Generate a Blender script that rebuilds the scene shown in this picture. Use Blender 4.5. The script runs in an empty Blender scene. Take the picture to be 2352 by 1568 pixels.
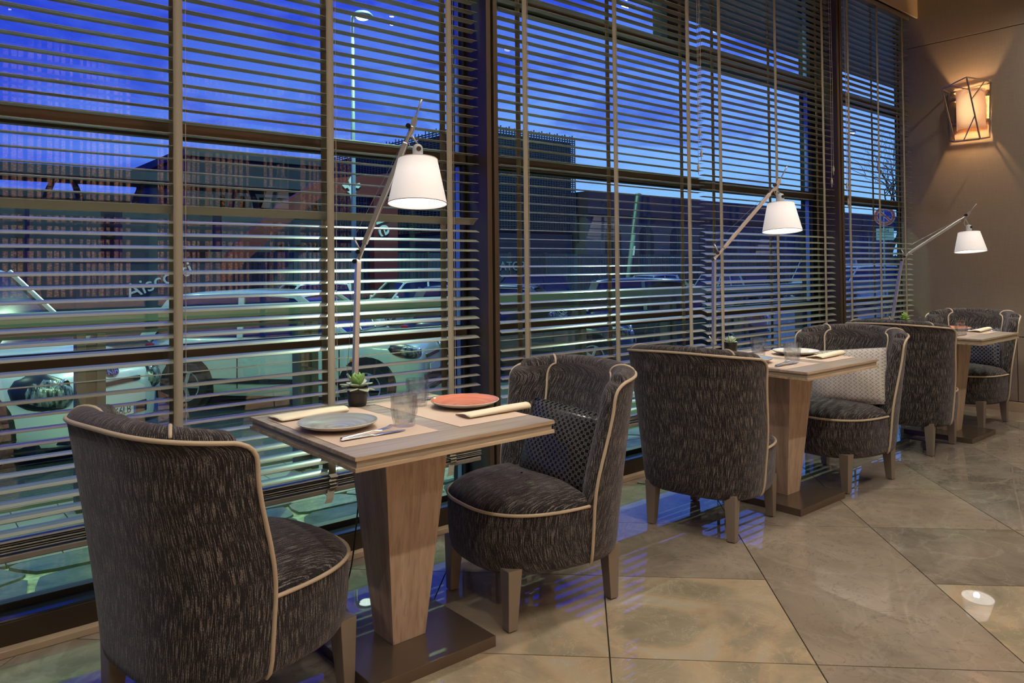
import bpy, bmesh, math, random
from mathutils import Vector, Matrix, Euler
random.seed(7)
R = math.radians
PI = math.pi
scene = bpy.context.scene
COL = scene.collection

# ------------------------------------------------------------------ camera
EYE = Vector((0.0, 0.0, 1.27))
YAW, PITCH, ROLL, FPX, CY = 0.87269, 0.018138, -0.0100013, 1727.3, 584.3
fw = Vector((math.cos(YAW)*math.cos(PITCH), math.sin(YAW)*math.cos(PITCH), math.sin(PITCH)))
rt0 = Vector((math.sin(YAW), -math.cos(YAW), 0)); up0 = rt0.cross(fw)
rt = rt0*math.cos(ROLL) + up0*math.sin(ROLL)
up = -rt0*math.sin(ROLL) + up0*math.cos(ROLL)
cam_d = bpy.data.cameras.new('camera'); cam = bpy.data.objects.new('camera', cam_d); COL.objects.link(cam)
m = Matrix((rt, up, -fw)).transposed().to_4x4(); m.translation = EYE
cam.matrix_world = m
cam_d.sensor_fit = 'HORIZONTAL'; cam_d.sensor_width = 36.0
cam_d.lens = FPX/2352*36.0
cam_d.shift_y = -(784-CY)/2352
cam_d.clip_start = 0.05; cam_d.clip_end = 500
scene.camera = cam
def PT(px, py, Y):                      # world point seen at a photograph pixel, on the plane y = Y
    d = fw + rt*((px-1176)/FPX) - up*((py-CY)/FPX)
    return EYE + d*(Y/d.y)

scene.view_settings.view_transform = 'Standard'
scene.view_settings.look = 'None'
scene.view_settings.exposure = 0.0
scene.view_settings.gamma = 1.0
scene.view_settings.use_curve_mapping = False
scene.cycles.max_bounces = 10
scene.cycles.transparent_max_bounces = 12
scene.cycles.sample_clamp_indirect = 4.0
scene.cycles.caustics_refractive = True
scene.cycles.blur_glossy = 0.5

# ------------------------------------------------------------------ node helpers
class NT:
    def __init__(s, tree): s.t = tree; s.n = tree.nodes; s.l = tree.links
    def new(s, typ, **kw):
        n = s.n.new(typ)
        for k, v in kw.items(): setattr(n, k, v)
        return n
    def put(s, sock, v):
        if isinstance(v, bpy.types.NodeSocket): s.l.new(v, sock)
        elif v is not None:
            if isinstance(v, (tuple, list)) and len(v) == 3 and sock.type == 'RGBA': v = (*v, 1)
            sock.default_value = v
    def math(s, op, a, b=None, c=None, clamp=False):
        n = s.new('ShaderNodeMath', operation=op); n.use_clamp = clamp
        s.put(n.inputs[0], a)
        if b is not None: s.put(n.inputs[1], b)
        if c is not None: s.put(n.inputs[2], c)
        return n.outputs[0]
    def mix(s, f, a, b, typ='MIX'):
        n = s.new('ShaderNodeMix', data_type='RGBA', blend_type=typ)
        s.put(n.inputs[0], f); s.put(n.inputs[6], a); s.put(n.inputs[7], b)
        return n.outputs[2]
    def ramp(s, f, stops, interp='LINEAR'):
        n = s.new('ShaderNodeValToRGB'); n.color_ramp.interpolation = interp
        e = n.color_ramp.elements
        while len(e) < len(stops): e.new(0.5)
        for i, (p, c) in enumerate(stops):
            e[i].position = p
            e[i].color = (*c, 1) if isinstance(c, (tuple, list)) else (c, c, c, 1)
        s.put(n.inputs[0], f); return n.outputs[0]
    def coord(s, kind='Object'): return s.new('ShaderNodeTexCoord').outputs[kind]
    def mapping(s, v, scale=(1,1,1), loc=(0,0,0), rot=(0,0,0)):
        n = s.new('ShaderNodeMapping'); s.put(n.inputs[0], v)
        n.inputs['Location'].default_value = loc; n.inputs['Rotation'].default_value = rot; n.inputs['Scale'].default_value = scale
        return n.outputs[0]
    def noise(s, v, scale=5, detail=2, rough=.5, dist=0, out='Fac'):
        n = s.new('ShaderNodeTexNoise'); s.put(n.inputs['Vector'], v)
        n.inputs['Scale'].default_value = scale; n.inputs['Detail'].default_value = detail
        n.inputs['Roughness'].default_value = rough; n.inputs['Distortion'].default_value = dist
        return n.outputs[out]
    def bump(s, h, strength=.3, dist=.01):
        n = s.new('ShaderNodeBump'); s.put(n.inputs['Height'], h)
        n.inputs['Strength'].default_value = strength; n.inputs['Distance'].default_value = dist
        return n.outputs[0]
    def sep(s, v): n = s.new('ShaderNodeSeparateXYZ'); s.put(n.inputs[0], v); return n.outputs
    def comb(s, x, y, z):
        n = s.new('ShaderNodeCombineXYZ'); s.put(n.inputs[0], x); s.put(n.inputs[1], y); s.put(n.inputs[2], z); return n.outputs[0]

def mat(name, color=(.5,.5,.5), rough=.5, metal=0., **kw):
    m = bpy.data.materials.new(name); m.use_nodes = True
    b = m.node_tree.nodes['Principled BSDF']; nt = NT(m.node_tree)
    nt.put(b.inputs['Base Color'], color); nt.put(b.inputs['Roughness'], rough); nt.put(b.inputs['Metallic'], metal)
    for k, v in kw.items():
        nt.put(b.inputs[k.replace('_', ' ')], v)
    return m
def nodes(m): return NT(m.node_tree), m.node_tree.nodes['Principled BSDF']

# ------------------------------------------------------------------ world: dusk sky
world = bpy.data.worlds.new('dusk'); scene.world = world; world.use_nodes = True
wn = NT(world.node_tree); bg = world.node_tree.nodes['Background']
gv = wn.coord('Generated'); sx, sy, sz = wn.sep(gv)
el = wn.math('MAXIMUM', sz, 0.0)
glow_dir = (.93, .37, 0.0)
hd = wn.math('ADD', wn.math('MULTIPLY', sx, glow_dir[0]), wn.math('MULTIPLY', sy, glow_dir[1]))
az = wn.math('POWER', wn.math('MAXIMUM', hd, 0.0), 2.0)
low = wn.mix(az, (.016,.045,.60), (.32,.68,1.0))
high = wn.mix(az, (.008,.022,.52), (.004,.026,.68))
f_el = wn.math('POWER', wn.math('SUBTRACT', 1.0, wn.math('MULTIPLY', el, 2.3, clamp=True), clamp=True), 1.6)
skyc = wn.mix(f_el, high, low)
cv = wn.mapping(gv, scale=(2.2, 2.2, 7.0))
cl = wn.noise(cv, scale=2.6, detail=6, rough=.58, dist=.4)
clf = wn.ramp(cl, [(.43, 0.0), (.56, 1.0)])
clf = wn.math('MULTIPLY', wn.math('MULTIPLY', clf, az), wn.math('MULTIPLY_ADD', f_el, .75, .25))
skyc = wn.mix(wn.math('MULTIPLY', clf, .85), skyc, (.20, .44, .95))
dk = wn.ramp(cl, [(.30, 1.0), (.46, 0.0)])
skyc = wn.mix(wn.math('MULTIPLY', dk, .60), skyc, (.008, .035, .50))
dk2 = wn.ramp(cl, [(.36, 1.0), (.50, 0.0)])
wn.put(bg.inputs['Color'], skyc); bg.inputs['Strength'].default_value = 1.4

# ------------------------------------------------------------------ lights
def light(name, kind, loc, energy, color, rot=(0,0,0), **kw):
    d = bpy.data.lights.new(name, kind); d.energy = energy; d.color = color
    for k, v in kw.items(): setattr(d, k, v)
    o = bpy.data.objects.new(name, d); o.location = loc; o.rotation_euler = rot; COL.objects.link(o); return o
WARM = (1.0, .905, .79)
DOWN = [(x, y) for y in (1.55, -.2) for x in (-.6, .9, 2.4, 3.9, 5.4, 6.8)] + [(x, -2.0) for x in (-.6, .9, 2.4, 3.9)]
for i, (x, y) in enumerate(DOWN):
    light('ceiling_spot', 'SPOT', (x, y, 3.74), 70 if y > 1 else 92, WARM, spot_size=R(150), spot_blend=1.0, shadow_soft_size=.035)
# added spots that brighten the chain curtain so the window mirrors it
for x in (-.6, .5, 1.6, 2.7):
    light('curtain_fill', 'SPOT', (x+.7, -.70, 3.74), 1300, (1.0,.80,.62), rot=(R(-26),0,0), spot_size=R(75), spot_blend=.8, shadow_soft_size=.03)
# cool-green lights under the canopy outside and added unseen points high above the street
GREEN = (.58, 1.0, .60)
light('canopy_light', 'AREA', (1.2, 3.42, 3.99), 300, GREEN, rot=(R(48),0,0), shape='RECTANGLE', size=7.0, size_y=.12)
light('street_fill', 'POINT', (13.0, 19.0, 16.), 13000, GREEN, shadow_soft_size=.12)
light('street_fill', 'POINT', (27.0, 20.0, 17.), 3500, GREEN, shadow_soft_size=.12)
light('street_fill', 'POINT', (-6.0, 15.0, 15.), 4000, GREEN, shadow_soft_size=.12)

# ------------------------------------------------------------------ mesh helpers
class MB:
    def __init__(s): s.v = []; s.f = []; s.uv = []; s.mi = []
    def add(s, vs, fs, uvs=None, mi=0):
        o = len(s.v); s.v += [tuple(p) for p in vs]; s.f += [tuple(i+o for i in f) for f in fs]
        s.uv += (uvs if uvs else [(p[0], p[2]) for p in vs]); s.mi += [mi]*len(fs); return s
    def box(s, x0, x1, y0, y1, z0, z1, mi=0):
        vs = [(x,y,z) for z in (z0,z1) for y in (y0,y1) for x in (x0,x1)]
        return s.add(vs, [(0,2,3,1),(4,5,7,6),(0,1,5,4),(2,6,7,3),(0,4,6,2),(1,3,7,5)], mi=mi)
    def frustum(s, c0, h0, z0, c1, h1, z1, mi=0):
        vs = [(c0[0]+a*h0[0], c0[1]+b*h0[1], z0) for a,b in ((-1,-1),(1,-1),(1,1),(-1,1))]
        vs += [(c1[0]+a*h1[0], c1[1]+b*h1[1], z1) for a,b in ((-1,-1),(1,-1),(1,1),(-1,1))]
        return s.add(vs, [(3,2,1,0),(4,5,6,7),(0,1,5,4),(1,2,6,5),(2,3,7,6),(3,0,4,7)], mi=mi)
    def bar(s, a, b, w, h=None, mi=0, upv=(0,0,1)):
        a = Vector(a); b = Vector(b); h = h or w; d = (b-a).normalized(); u = Vector(upv)
        if abs(d.dot(u)) > .98: u = Vector((1,0,0))
        p = d.cross(u).normalized(); q = p.cross(d).normalized()
        vs = [c + p*(i*w/2) + q*(j*h/2) for c in (a,b) for i,j in ((-1,-1),(1,-1),(1,1),(-1,1))]
        return s.add(vs, [(3,2,1,0),(4,5,6,7),(0,1,5,4),(1,2,6,5),(2,3,7,6),(3,0,4,7)], mi=mi)
    def tube(s, pts, r, n=8, caps=True, mi=0, closed=False):
        pts = [Vector(p) for p in pts]; N = len(pts); rs = r if isinstance(r, (list, tuple)) else [r]*N
        vs = []; pr = None
        for i, p in enumerate(pts):
            if closed: t = pts[(i+1) % N] - pts[i-1]
            else: t = pts[min(i+1,N-1)] - pts[max(i-1,0)]
            t.normalize()
            if pr is None:
                a = Vector((0,0,1)) if abs(t.z) < .9 else Vector((1,0,0)); pr = t.cross(a).normalized()
            else:
                pr = (pr - t*pr.dot(t)); pr = pr.normalized() if pr.length > 1e-6 else t.orthogonal().normalized()
            q = t.cross(pr)
            for k in range(n):
                an = 2*PI*k/n; vs.append(p + pr*(rs[i]*math.cos(an)) + q*(rs[i]*math.sin(an)))
        fs = []
        for i in range(N if closed else N-1):
            j = (i+1) % N
            for k in range(n):
                fs.append((i*n+k, i*n+(k+1)%n, j*n+(k+1)%n, j*n+k))
        if caps and not closed: fs.append(tuple(range(n))[::-1]); fs.append(tuple((N-1)*n+k for k in range(n)))
        return s.add(vs, fs, mi=mi)
    def lathe(s, prof, n=32, c=(0,0,0), mi=0, capb=False, capt=False):
        vs = []; N = len(prof)
        for r, z in prof:
            for k in range(n):
                a = 2*PI*k/n; vs.append((c[0]+r*math.cos(a), c[1]+r*math.sin(a), c[2]+z))
        fs = [(i*n+k, i*n+(k+1)%n, (i+1)*n+(k+1)%n, (i+1)*n+k) for i in range(N-1) for k in range(n)]
        if capb: fs.append(tuple(range(n))[::-1])
        if capt: fs.append(tuple((N-1)*n+k for k in range(n)))
        return s.add(vs, fs, mi=mi)
    def grid(s, rows, uvs=None, mi=0, wrap=False):
        nr = len(rows); nc = len(rows[0]); vs = [p for r in rows for p in r]
        fs = []
        for i in range(nr-1):
            for j in range(nc if wrap else nc-1):
                k = (j+1) % nc; fs.append((i*nc+j, i*nc+k, (i+1)*nc+k, (i+1)*nc+j))
        u = [q for r in uvs for q in r] if uvs else None
        return s.add(vs, fs, uvs=u, mi=mi)
    def prism(s, poly, z0, z1, mi=0):              # polygon in xy extruded in z
        n = len(poly); vs = [(x,y,z0) for x,y in poly] + [(x,y,z1) for x,y in poly]
        return s.add(vs, [tuple(range(n))[::-1], tuple(range(n,2*n))] + [(i,(i+1)%n,n+(i+1)%n,n+i) for i in range(n)], mi=mi)
    def xform(s, M):
        s.v = [tuple(M @ Vector(p)) for p in s.v]; return s
    def build(s, name, mats, parent=None, smooth=False, bevel=0, sub=0, auto=None, mesh_only=False):
        me = bpy.data.meshes.new(name); me.from_pydata(s.v, [], s.f)
        uvl = me.uv_layers.new(name='UVMap')
        for l in me.loops: uvl.data[l.index].uv = s.uv[l.vertex_index]
        for mm in (mats if isinstance(mats, (list, tuple)) else [mats]): me.materials.append(mm)
        for i, p in enumerate(me.polygons): p.material_index = s.mi[i]; p.use_smooth = smooth
        me.validate(); me.update()
        b = bmesh.new(); b.from_mesh(me); bmesh.ops.recalc_face_normals(b, faces=b.faces)
        if auto:
            for e in b.edges:
                if len(e.link_faces) == 2 and e.calc_face_angle(0) > R(auto): e.smooth = False
        b.to_mesh(me); b.free()
        if mesh_only: return me
        return link(name, me, parent, bevel, sub)
def link(name, me, parent=None, bevel=0, sub=0):
    o = bpy.data.objects.new(name, me); COL.objects.link(o)
    if parent: o.parent = parent
    if bevel:
        md = o.modifiers.new('bevel', 'BEVEL'); md.width = bevel; md.segments = 2; md.limit_method = 'ANGLE'; md.harden_normals = False
    if sub:
        md = o.modifiers.new('sub', 'SUBSURF'); md.levels = sub; md.render_levels = sub
    return o
def tag(o, label=None, cat=None, group=None, kind=None):
    if label: o['label'] = label
    if cat: o['category'] = cat
    if group: o['group'] = group
    if kind: o['kind'] = kind
    return o
def thing(name, loc, label, cat, group=None, rz=0):
    o = bpy.data.objects.new(name, None); COL.objects.link(o); o.location = loc; o.rotation_euler = (0,0,rz)
    o.empty_display_size = .1
    return tag(o, label, cat, group)
def children(o): return [c for c in scene.objects if c.parent == o]
KIDS = {}
def copy_tree(o, parent=None):
    c = o.copy(); COL.objects.link(c)
    if parent: c.parent = parent
    for ch in list(o.children): copy_tree(ch, c)
    return c
def text_mesh(name, s, size, material, depth=.002, parent=None, M=None, align='CENTER'):
    cu = bpy.data.curves.new(name, 'FONT'); cu.body = s; cu.size = size; cu.extrude = depth; cu.align_x = align; cu.align_y = 'CENTER'
    t = bpy.data.objects.new(name, cu); COL.objects.link(t)
    dg = bpy.context.evaluated_depsgraph_get()
    me = bpy.data.meshes.new_from_object(t.evaluated_get(dg)); bpy.data.objects.remove(t)
    me.materials.clear(); me.materials.append(material)
    if M is not None: me.transform(M)
    return link(name, me, parent)

# ------------------------------------------------------------------ materials
def wood_mat(name, c1, c2, c3, axis, rough=.45, s=1.0, coat=0):
    m = mat(name, rough=rough); nt, b = nodes(m)
    sc = [34, 34, 34]; sc[axis] = 1.6
    v = nt.mapping(nt.coord('Object'), scale=tuple(k*s for k in sc))
    n1 = nt.noise(v, scale=1.0, detail=5, rough=.6, dist=.35)
    sc2 = [6, 6, 6]; sc2[axis] = .7
    n2 = nt.noise(nt.mapping(nt.coord('Object'), scale=tuple(k*s for k in sc2)), scale=1.0, detail=3, rough=.5, dist=1.2)
    n3 = nt.noise(nt.mapping(nt.coord('Object'), scale=tuple(k*s*3.5 for k in sc)), scale=1.0, detail=2)
    col = nt.ramp(nt.math('ADD', nt.math('MULTIPLY', n1, .6), nt.math('MULTIPLY', n2, .4)), [(.34, c1), (.5, c2), (.66, c3)])
    col = nt.mix(nt.ramp(n3, [(.52, 0.), (.70, .45)]), col, tuple(k*.62 for k in c1))
    nt.put(b.inputs['Base Color'], col); nt.put(b.inputs['Normal'], nt.bump(n1, .12, .002))
    b.inputs['Coat Weight'].default_value = coat
    return m
M_TOP = wood_mat('table_top_laminate', (.25,.20,.155), (.36,.30,.235), (.45,.385,.31), 0, rough=.38)
M_TOPEDGE = wood_mat('table_edge', (.25,.18,.11), (.42,.31,.20), (.56,.44,.30), 0, rough=.5)
M_PED = wood_mat('oak_pedestal', (.30,.21,.145), (.42,.305,.215), (.51,.385,.285), 2, rough=.5)
M_BAND = mat('taupe_lacquer', (.34,.29,.22), .45)
M_PLATE = mat('bronze_plate', (.135,.10,.07), .22, .45)
M_LEG = mat('champagne_leg', (.235,.195,.15), .38, .25)

def fabric_mat():
    m = mat('slub_fabric', rough=.9); nt, b = nodes(m)
    uv = nt.coord('UV')
    n1 = nt.noise(nt.mapping(uv, scale=(400, 17, 1)), scale=1, detail=2.5, rough=.66, dist=.0)
    n2 = nt.noise(nt.mapping(uv, scale=(700, 230, 1), loc=(3,7,0)), scale=1, detail=1.5, rough=.6)
    n3 = nt.noise(nt.mapping(uv, scale=(9, 7, 1)), scale=1, detail=2)
    f = nt.math('MULTIPLY_ADD', n3, .05, n1)
    f = nt.ramp(f, [(.545, 0.), (.615, 1.)])
    f = nt.math('MULTIPLY', f, nt.ramp(n2, [(.36, .12), (.62, 1.)]))
    base = nt.mix(nt.ramp(n2, [(.35, 0.), (.7, 1.)]), (.0065,.0058,.0068), (.026,.023,.025))
    hue = nt.mix(nt.noise(nt.mapping(uv, scale=(60, 6, 1)), scale=1, detail=1), (.275,.24,.20), (.215,.20,.195))
    nt.put(b.inputs['Base Color'], nt.mix(f, base, hue))
    nt.put(b.inputs['Normal'], nt.bump(nt.math('ADD', n1, nt.math('MULTIPLY', n2, .5)), .5, .004))
    b.inputs['Sheen Weight'].default_value = .25; b.inputs['Sheen Roughness'].default_value = .45
    b.inputs['Sheen Tint'].default_value = (.8,.75,.8,1); b.inputs['Specular IOR Level'].default_value = .2
    return m
M_FAB = fabric_mat()
M_PIPE = mat('beige_piping', (.47,.375,.265), .6)
M_SLAT = mat('taupe_slat', (.28,.265,.225), .22); nodes(M_SLAT)[1].inputs['Specular IOR Level'].default_value = .75
M_TAPE = mat('ladder_tape', (.31,.28,.215), .8)
nt, b = nodes(M_TAPE); nt.put(b.inputs['Normal'], nt.bump(nt.noise(nt.mapping(nt.coord('Object'), scale=(600,600,900)), scale=1, detail=1), .35, .001))
M_CORD = mat('blind_cord', (.50,.42,.33), .7)
M_RAIL = mat('blind_rail', (.22,.19,.155), .45)
M_FRAME = mat('bronze_frame', (.040,.027,.017), .34, .35)
M_FRAME2 = mat('bronze_mullion', (.075,.052,.033), .42, .3)
M_BLACK = mat('black_gasket', (.005,.005,.006), .5)
M_SILL = mat('anodised_sill', (.10,.10,.12), .16, .9)
M_SOCK = mat('stone_skirt', (.40,.30,.20), .35)
def wall_mat():
    m = mat('brown_wallcovering', rough=.75); nt, b = nodes(m); co = nt.coord('Object')
    w1 = nt.noise(nt.mapping(co, scale=(4, 8, 420)), scale=1, detail=2)
    w2 = nt.noise(nt.mapping(co, scale=(4, 420, 8)), scale=1, detail=2)
    f = nt.math('MULTIPLY', nt.math('ADD', w1, w2), .5)
    nt.put(b.inputs['Base Color'], nt.ramp(f, [(.3, (.185,.146,.106)), (.7, (.245,.196,.146))]))
    nt.put(b.inputs['Normal'], nt.bump(f, .15, .002)); return m
M_WALL = wall_mat()
M_CEIL = mat('ceiling_paint', (.20,.17,.14), .8)
M_PELMET = mat('cream_pelmet', (.50,.40,.28), .6)
M_CHROME = mat('polished_aluminium', (.66,.65,.63), .30, .75)
M_BLKP = mat('black_plastic', (.01,.01,.01), .3)
M_WIRE = mat('steel_wire', (.35,.35,.35), .4, .9)
M_SOCKET = mat('grey_socket', (.50,.53,.54), .35)

def marble(name, kind):
    m = mat(name, rough=.07); nt, b = nodes(m)
    co = nt.coord('Object')
    oi = nt.new('ShaderNodeObjectInfo'); rnd = oi.outputs['Random']
    off = nt.comb(nt.math('MULTIPLY', rnd, 37.0), nt.math('MULTIPLY', rnd, 91.0), 0.0)
    va = nt.new('ShaderNodeVectorMath', operation='ADD'); nt.put(va.inputs[0], co); nt.put(va.inputs[1], off); v = va.outputs[0]
    n1 = nt.noise(v, scale=2.2, detail=8, rough=.62, dist=.9)
    n2 = nt.noise(v, scale=5.5, detail=6, rough=.6, dist=1.6)
    n3 = nt.noise(v, scale=1.6, detail=7, rough=.55, dist=2.4)
    vein = nt.math('ABSOLUTE', nt.math('SUBTRACT', n3, .5)); vein = nt.ramp(vein, [(.0, 1.), (.010, .75), (.028, 0.)])
    vein2 = nt.math('ABSOLUTE', nt.math('SUBTRACT', n2, .52)); vein2 = nt.ramp(vein2, [(.0, 1.), (.012, 0.)])
    if kind == 'beige':
        c = nt.ramp(n1, [(.30, (.205,.167,.125)), (.52, (.265,.218,.166)), (.72, (.325,.272,.21))])
        c = nt.mix(nt.math('MULTIPLY', vein2, nt.math('MULTIPLY', n1, .9)), c, (.10,.068,.045))
        c = nt.mix(nt.math('MULTIPLY', vein, .22), c, (.38,.34,.28))
    elif kind == 'smoke':
        c = nt.ramp(n1, [(.30, (.125,.105,.08)), (.52, (.205,.175,.135)), (.72, (.29,.25,.20))])
        c = nt.mix(nt.math('MULTIPLY', vein, .22), c, (.42,.385,.33))
        c = nt.mix(nt.math('MULTIPLY', vein2, .25), c, (.40,.36,.29))
    else:
        c = nt.ramp(n3, [(.28, (.20,.17,.115)), (.45, (.26,.215,.145)), (.55, (.38,.28,.17)), (.62, (.36,.31,.23)), (.8, (.24,.205,.15))])
        c = nt.mix(nt.ramp(n1, [(.42, 0.), (.7, .65)]), c, (.42,.35,.24))
        c = nt.mix(nt.math('MULTIPLY', vein2, .4), c, (.48,.42,.30))
    nt.put(b.inputs['Base Color'], c); b.inputs['Specular IOR Level'].default_value = .0
    b.inputs['Coat Weight'].default_value = 1.0; b.inputs['Coat Roughness'].default_value = .012; b.inputs['Coat IOR'].default_value = 1.75
    nt.put(b.inputs['Roughness'], nt.ramp(n1, [(.3, .05), (.7, .10)]))
    nt.put(b.inputs['Normal'], nt.bump(nt.noise(v, scale=3.0, detail=1), .05, .02))
    return m
M_TB, M_TS, M_TO = marble('beige_marble', 'beige'), marble('smoky_marble', 'smoke'), marble('onyx_marble', 'onyx')
M_GROUT = mat('dark_grout', (.07,.05,.035), .6)

def glass_mat():
    m = bpy.data.materials.new('window_glass'); m.use_nodes = True; t = m.node_tree; t.nodes.clear(); nt = NT(t)
    out = nt.new('ShaderNodeOutputMaterial'); tr = nt.new('ShaderNodeBsdfTransparent'); gl = nt.new('ShaderNodeBsdfGlossy')
    tr.inputs[0].default_value = (.93,.97,.95,1); gl.inputs['Roughness'].default_value = .0
    ge = nt.new('ShaderNodeNewGeometry'); vd = nt.new('ShaderNodeVectorMath', operation='DOT_PRODUCT')
    t.links.new(ge.outputs['Incoming'], vd.inputs[0]); t.links.new(ge.outputs['Normal'], vd.inputs[1])
    c_ = nt.math('SUBTRACT', 1.0, nt.math('ABSOLUTE', vd.outputs['Value']), clamp=True)
    fr = nt.math('MULTIPLY_ADD', nt.math('POWER', c_, 5.0), .88, .115)          # double glazing, both ways alike
    mx = nt.new('ShaderNodeMixShader'); t.links.new(fr, mx.inputs[0]); t.links.new(tr.outputs[0], mx.inputs[1]); t.links.new(gl.outputs[0], mx.inputs[2])
    t.links.new(mx.outputs[0], out.inputs[0]); return m
M_GLASS = glass_mat()
M_TUMB = mat('tumbler_glass', (1.,1.,1.), .0, Transmission_Weight=1.0, IOR=1.42)
nt, b = nodes(M_TUMB); tr_ = nt.new('ShaderNodeBsdfTransparent'); tr_.inputs[0].default_value = (.97,.97,.97,1); mx_ = nt.new('ShaderNodeMixShader'); mx_.inputs[0].default_value = .24
nt.l.new(tr_.outputs[0], mx_.inputs[1]); nt.l.new(b.outputs[0], mx_.inputs[2])
nt.l.new(mx_.outputs[0], M_TUMB.node_tree.nodes['Material Output'].inputs[0])
def emit(name, c, s, base=None):
    m = mat(name, base or c, .6); b = m.node_tree.nodes['Principled BSDF']
    b.inputs['Emission Color'].default_value = (*c, 1); b.inputs['Emission Strength'].default_value = s; return m
# ================================================================== SETTING
def struct(o, kind='structure'): o['kind'] = kind; return o
WX = 7.45                     # far wall plane
GY = 3.14                     # glass plane
# floor base slab and tiles laid at 45 degrees
fb = MB().box(-4.0, WX, -5.0, 3.02, -.12, -.012).build('floor', M_GROUT); struct(fb)
def clip(poly, inside, inter):
    out = []
    for i in range(len(poly)):
        a, b_ = poly[i-1], poly[i]
        if inside(b_):
            if not inside(a): out.append(inter(a, b_))
            out.append(b_)
        elif inside(a): out.append(inter(a, b_))
    return out
def clip_rect(poly, x0, x1, y0, y1):
    for ax, val, sg in ((0,x0,1),(0,x1,-1),(1,y0,1),(1,y1,-1)):
        if not poly: return poly
        ins = lambda p: (p[ax]-val)*sg >= -1e-9
        def it(a, b_):
            t = (val-a[ax])/(b_[ax]-a[ax]); return tuple(a[k]+(b_[k]-a[k])*t for k in (0,1))
        poly = clip(poly, ins, it)
    return poly
# U = x-y (strip boundaries), V = x+y (joints)
def tile(u0, u1, v0, v1, m, g=.0024):
    g2 = g*1.414
    q = [(u0+g2, v0+g2), (u1-g2, v0+g2), (u1-g2, v1-g2), (u0+g2, v1-g2)]
    poly = clip_rect([((u+v)/2, (v-u)/2) for u, v in q], -1.6, WX-.006, -2.6, 3.0)
    if len(poly) < 3: return
    ar = abs(sum(poly[i-1][0]*poly[i][1]-poly[i][0]*poly[i-1][1] for i in range(len(poly))))/2
    if ar < .004: return
    mb = MB().prism(poly, -.02, 0.0); MB.build(mb, 'tile', m, fb)
UU = [1.05 + .925*k for k in range(-7, 12)]
merged = {(7, 3.52)}
for i in range(len(UU)-1):
    u0, u1 = UU[i], UU[i+1]
    v = 3.52 - .925*7
    k = -7
    while v < 11.2:
        v1 = v + .925
        mt = random.choice([M_TB, M_TB, M_TS, M_TB])
        if i == 7 and k == 0: v1 = v + 1.85; mt = M_TB           # the long slab
        if i == 6 and k == 0: mt = M_TO
        if i == 6 and k == 1: mt = M_TB
        if i == 8 and k == 0: mt = M_TO
        if i == 8 and k == 1: mt = M_TS
        if i == 6 and k == -1: mt = M_TO
        if i == 5 and k in (-1, 0): mt = M_TO
        if i == 4 and k == 0: mt = M_TS
        tile(u0, u1, v, v1, mt)
        if i == 7 and k == 0: k += 1
        v = v1; k += 1

# far wall (X = WX), split by thin seams, stone skirting
wf = MB().box(WX+.012, WX+.2, -5.0, 3.12, 0, 3.9).build('wall_right', mat('seam_shadow', (.03,.022,.015), .8)); struct(wf)
def wpanel(y0, y1, z0, z1): MB().box(WX, WX+.012, y0, y1, z0, z1).build('wall_panel', M_WALL, wf, bevel=.0015)
wpanel(-1.2, 3.1, 3.312, 3.9); wpanel(-1.2, 3.1, .642, 3.306); wpanel(-5, -1.206, .642, 3.9)
wpanel(-5, 2.165, .088, .636); wpanel(2.171, 3.1, .088, .636)
struct(MB().box(WX-.012, WX, -5, 3.0, 0, .083).build('baseboard_right', M_SOCK, bevel=.002))
struct(MB().box(-4.2, -4.0, -5.0, 3.1, 0, 3.9).build('wall_left', M_WALL))
struct(MB().box(-4.2, WX+.2, -5.2, -5.0, 0, 3.9).build('wall_back', M_WALL))
struct(MB().box(-4.2, WX+.2, -5.2, 3.25, 3.8, 3.95).build('ceiling', M_CEIL))
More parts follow.
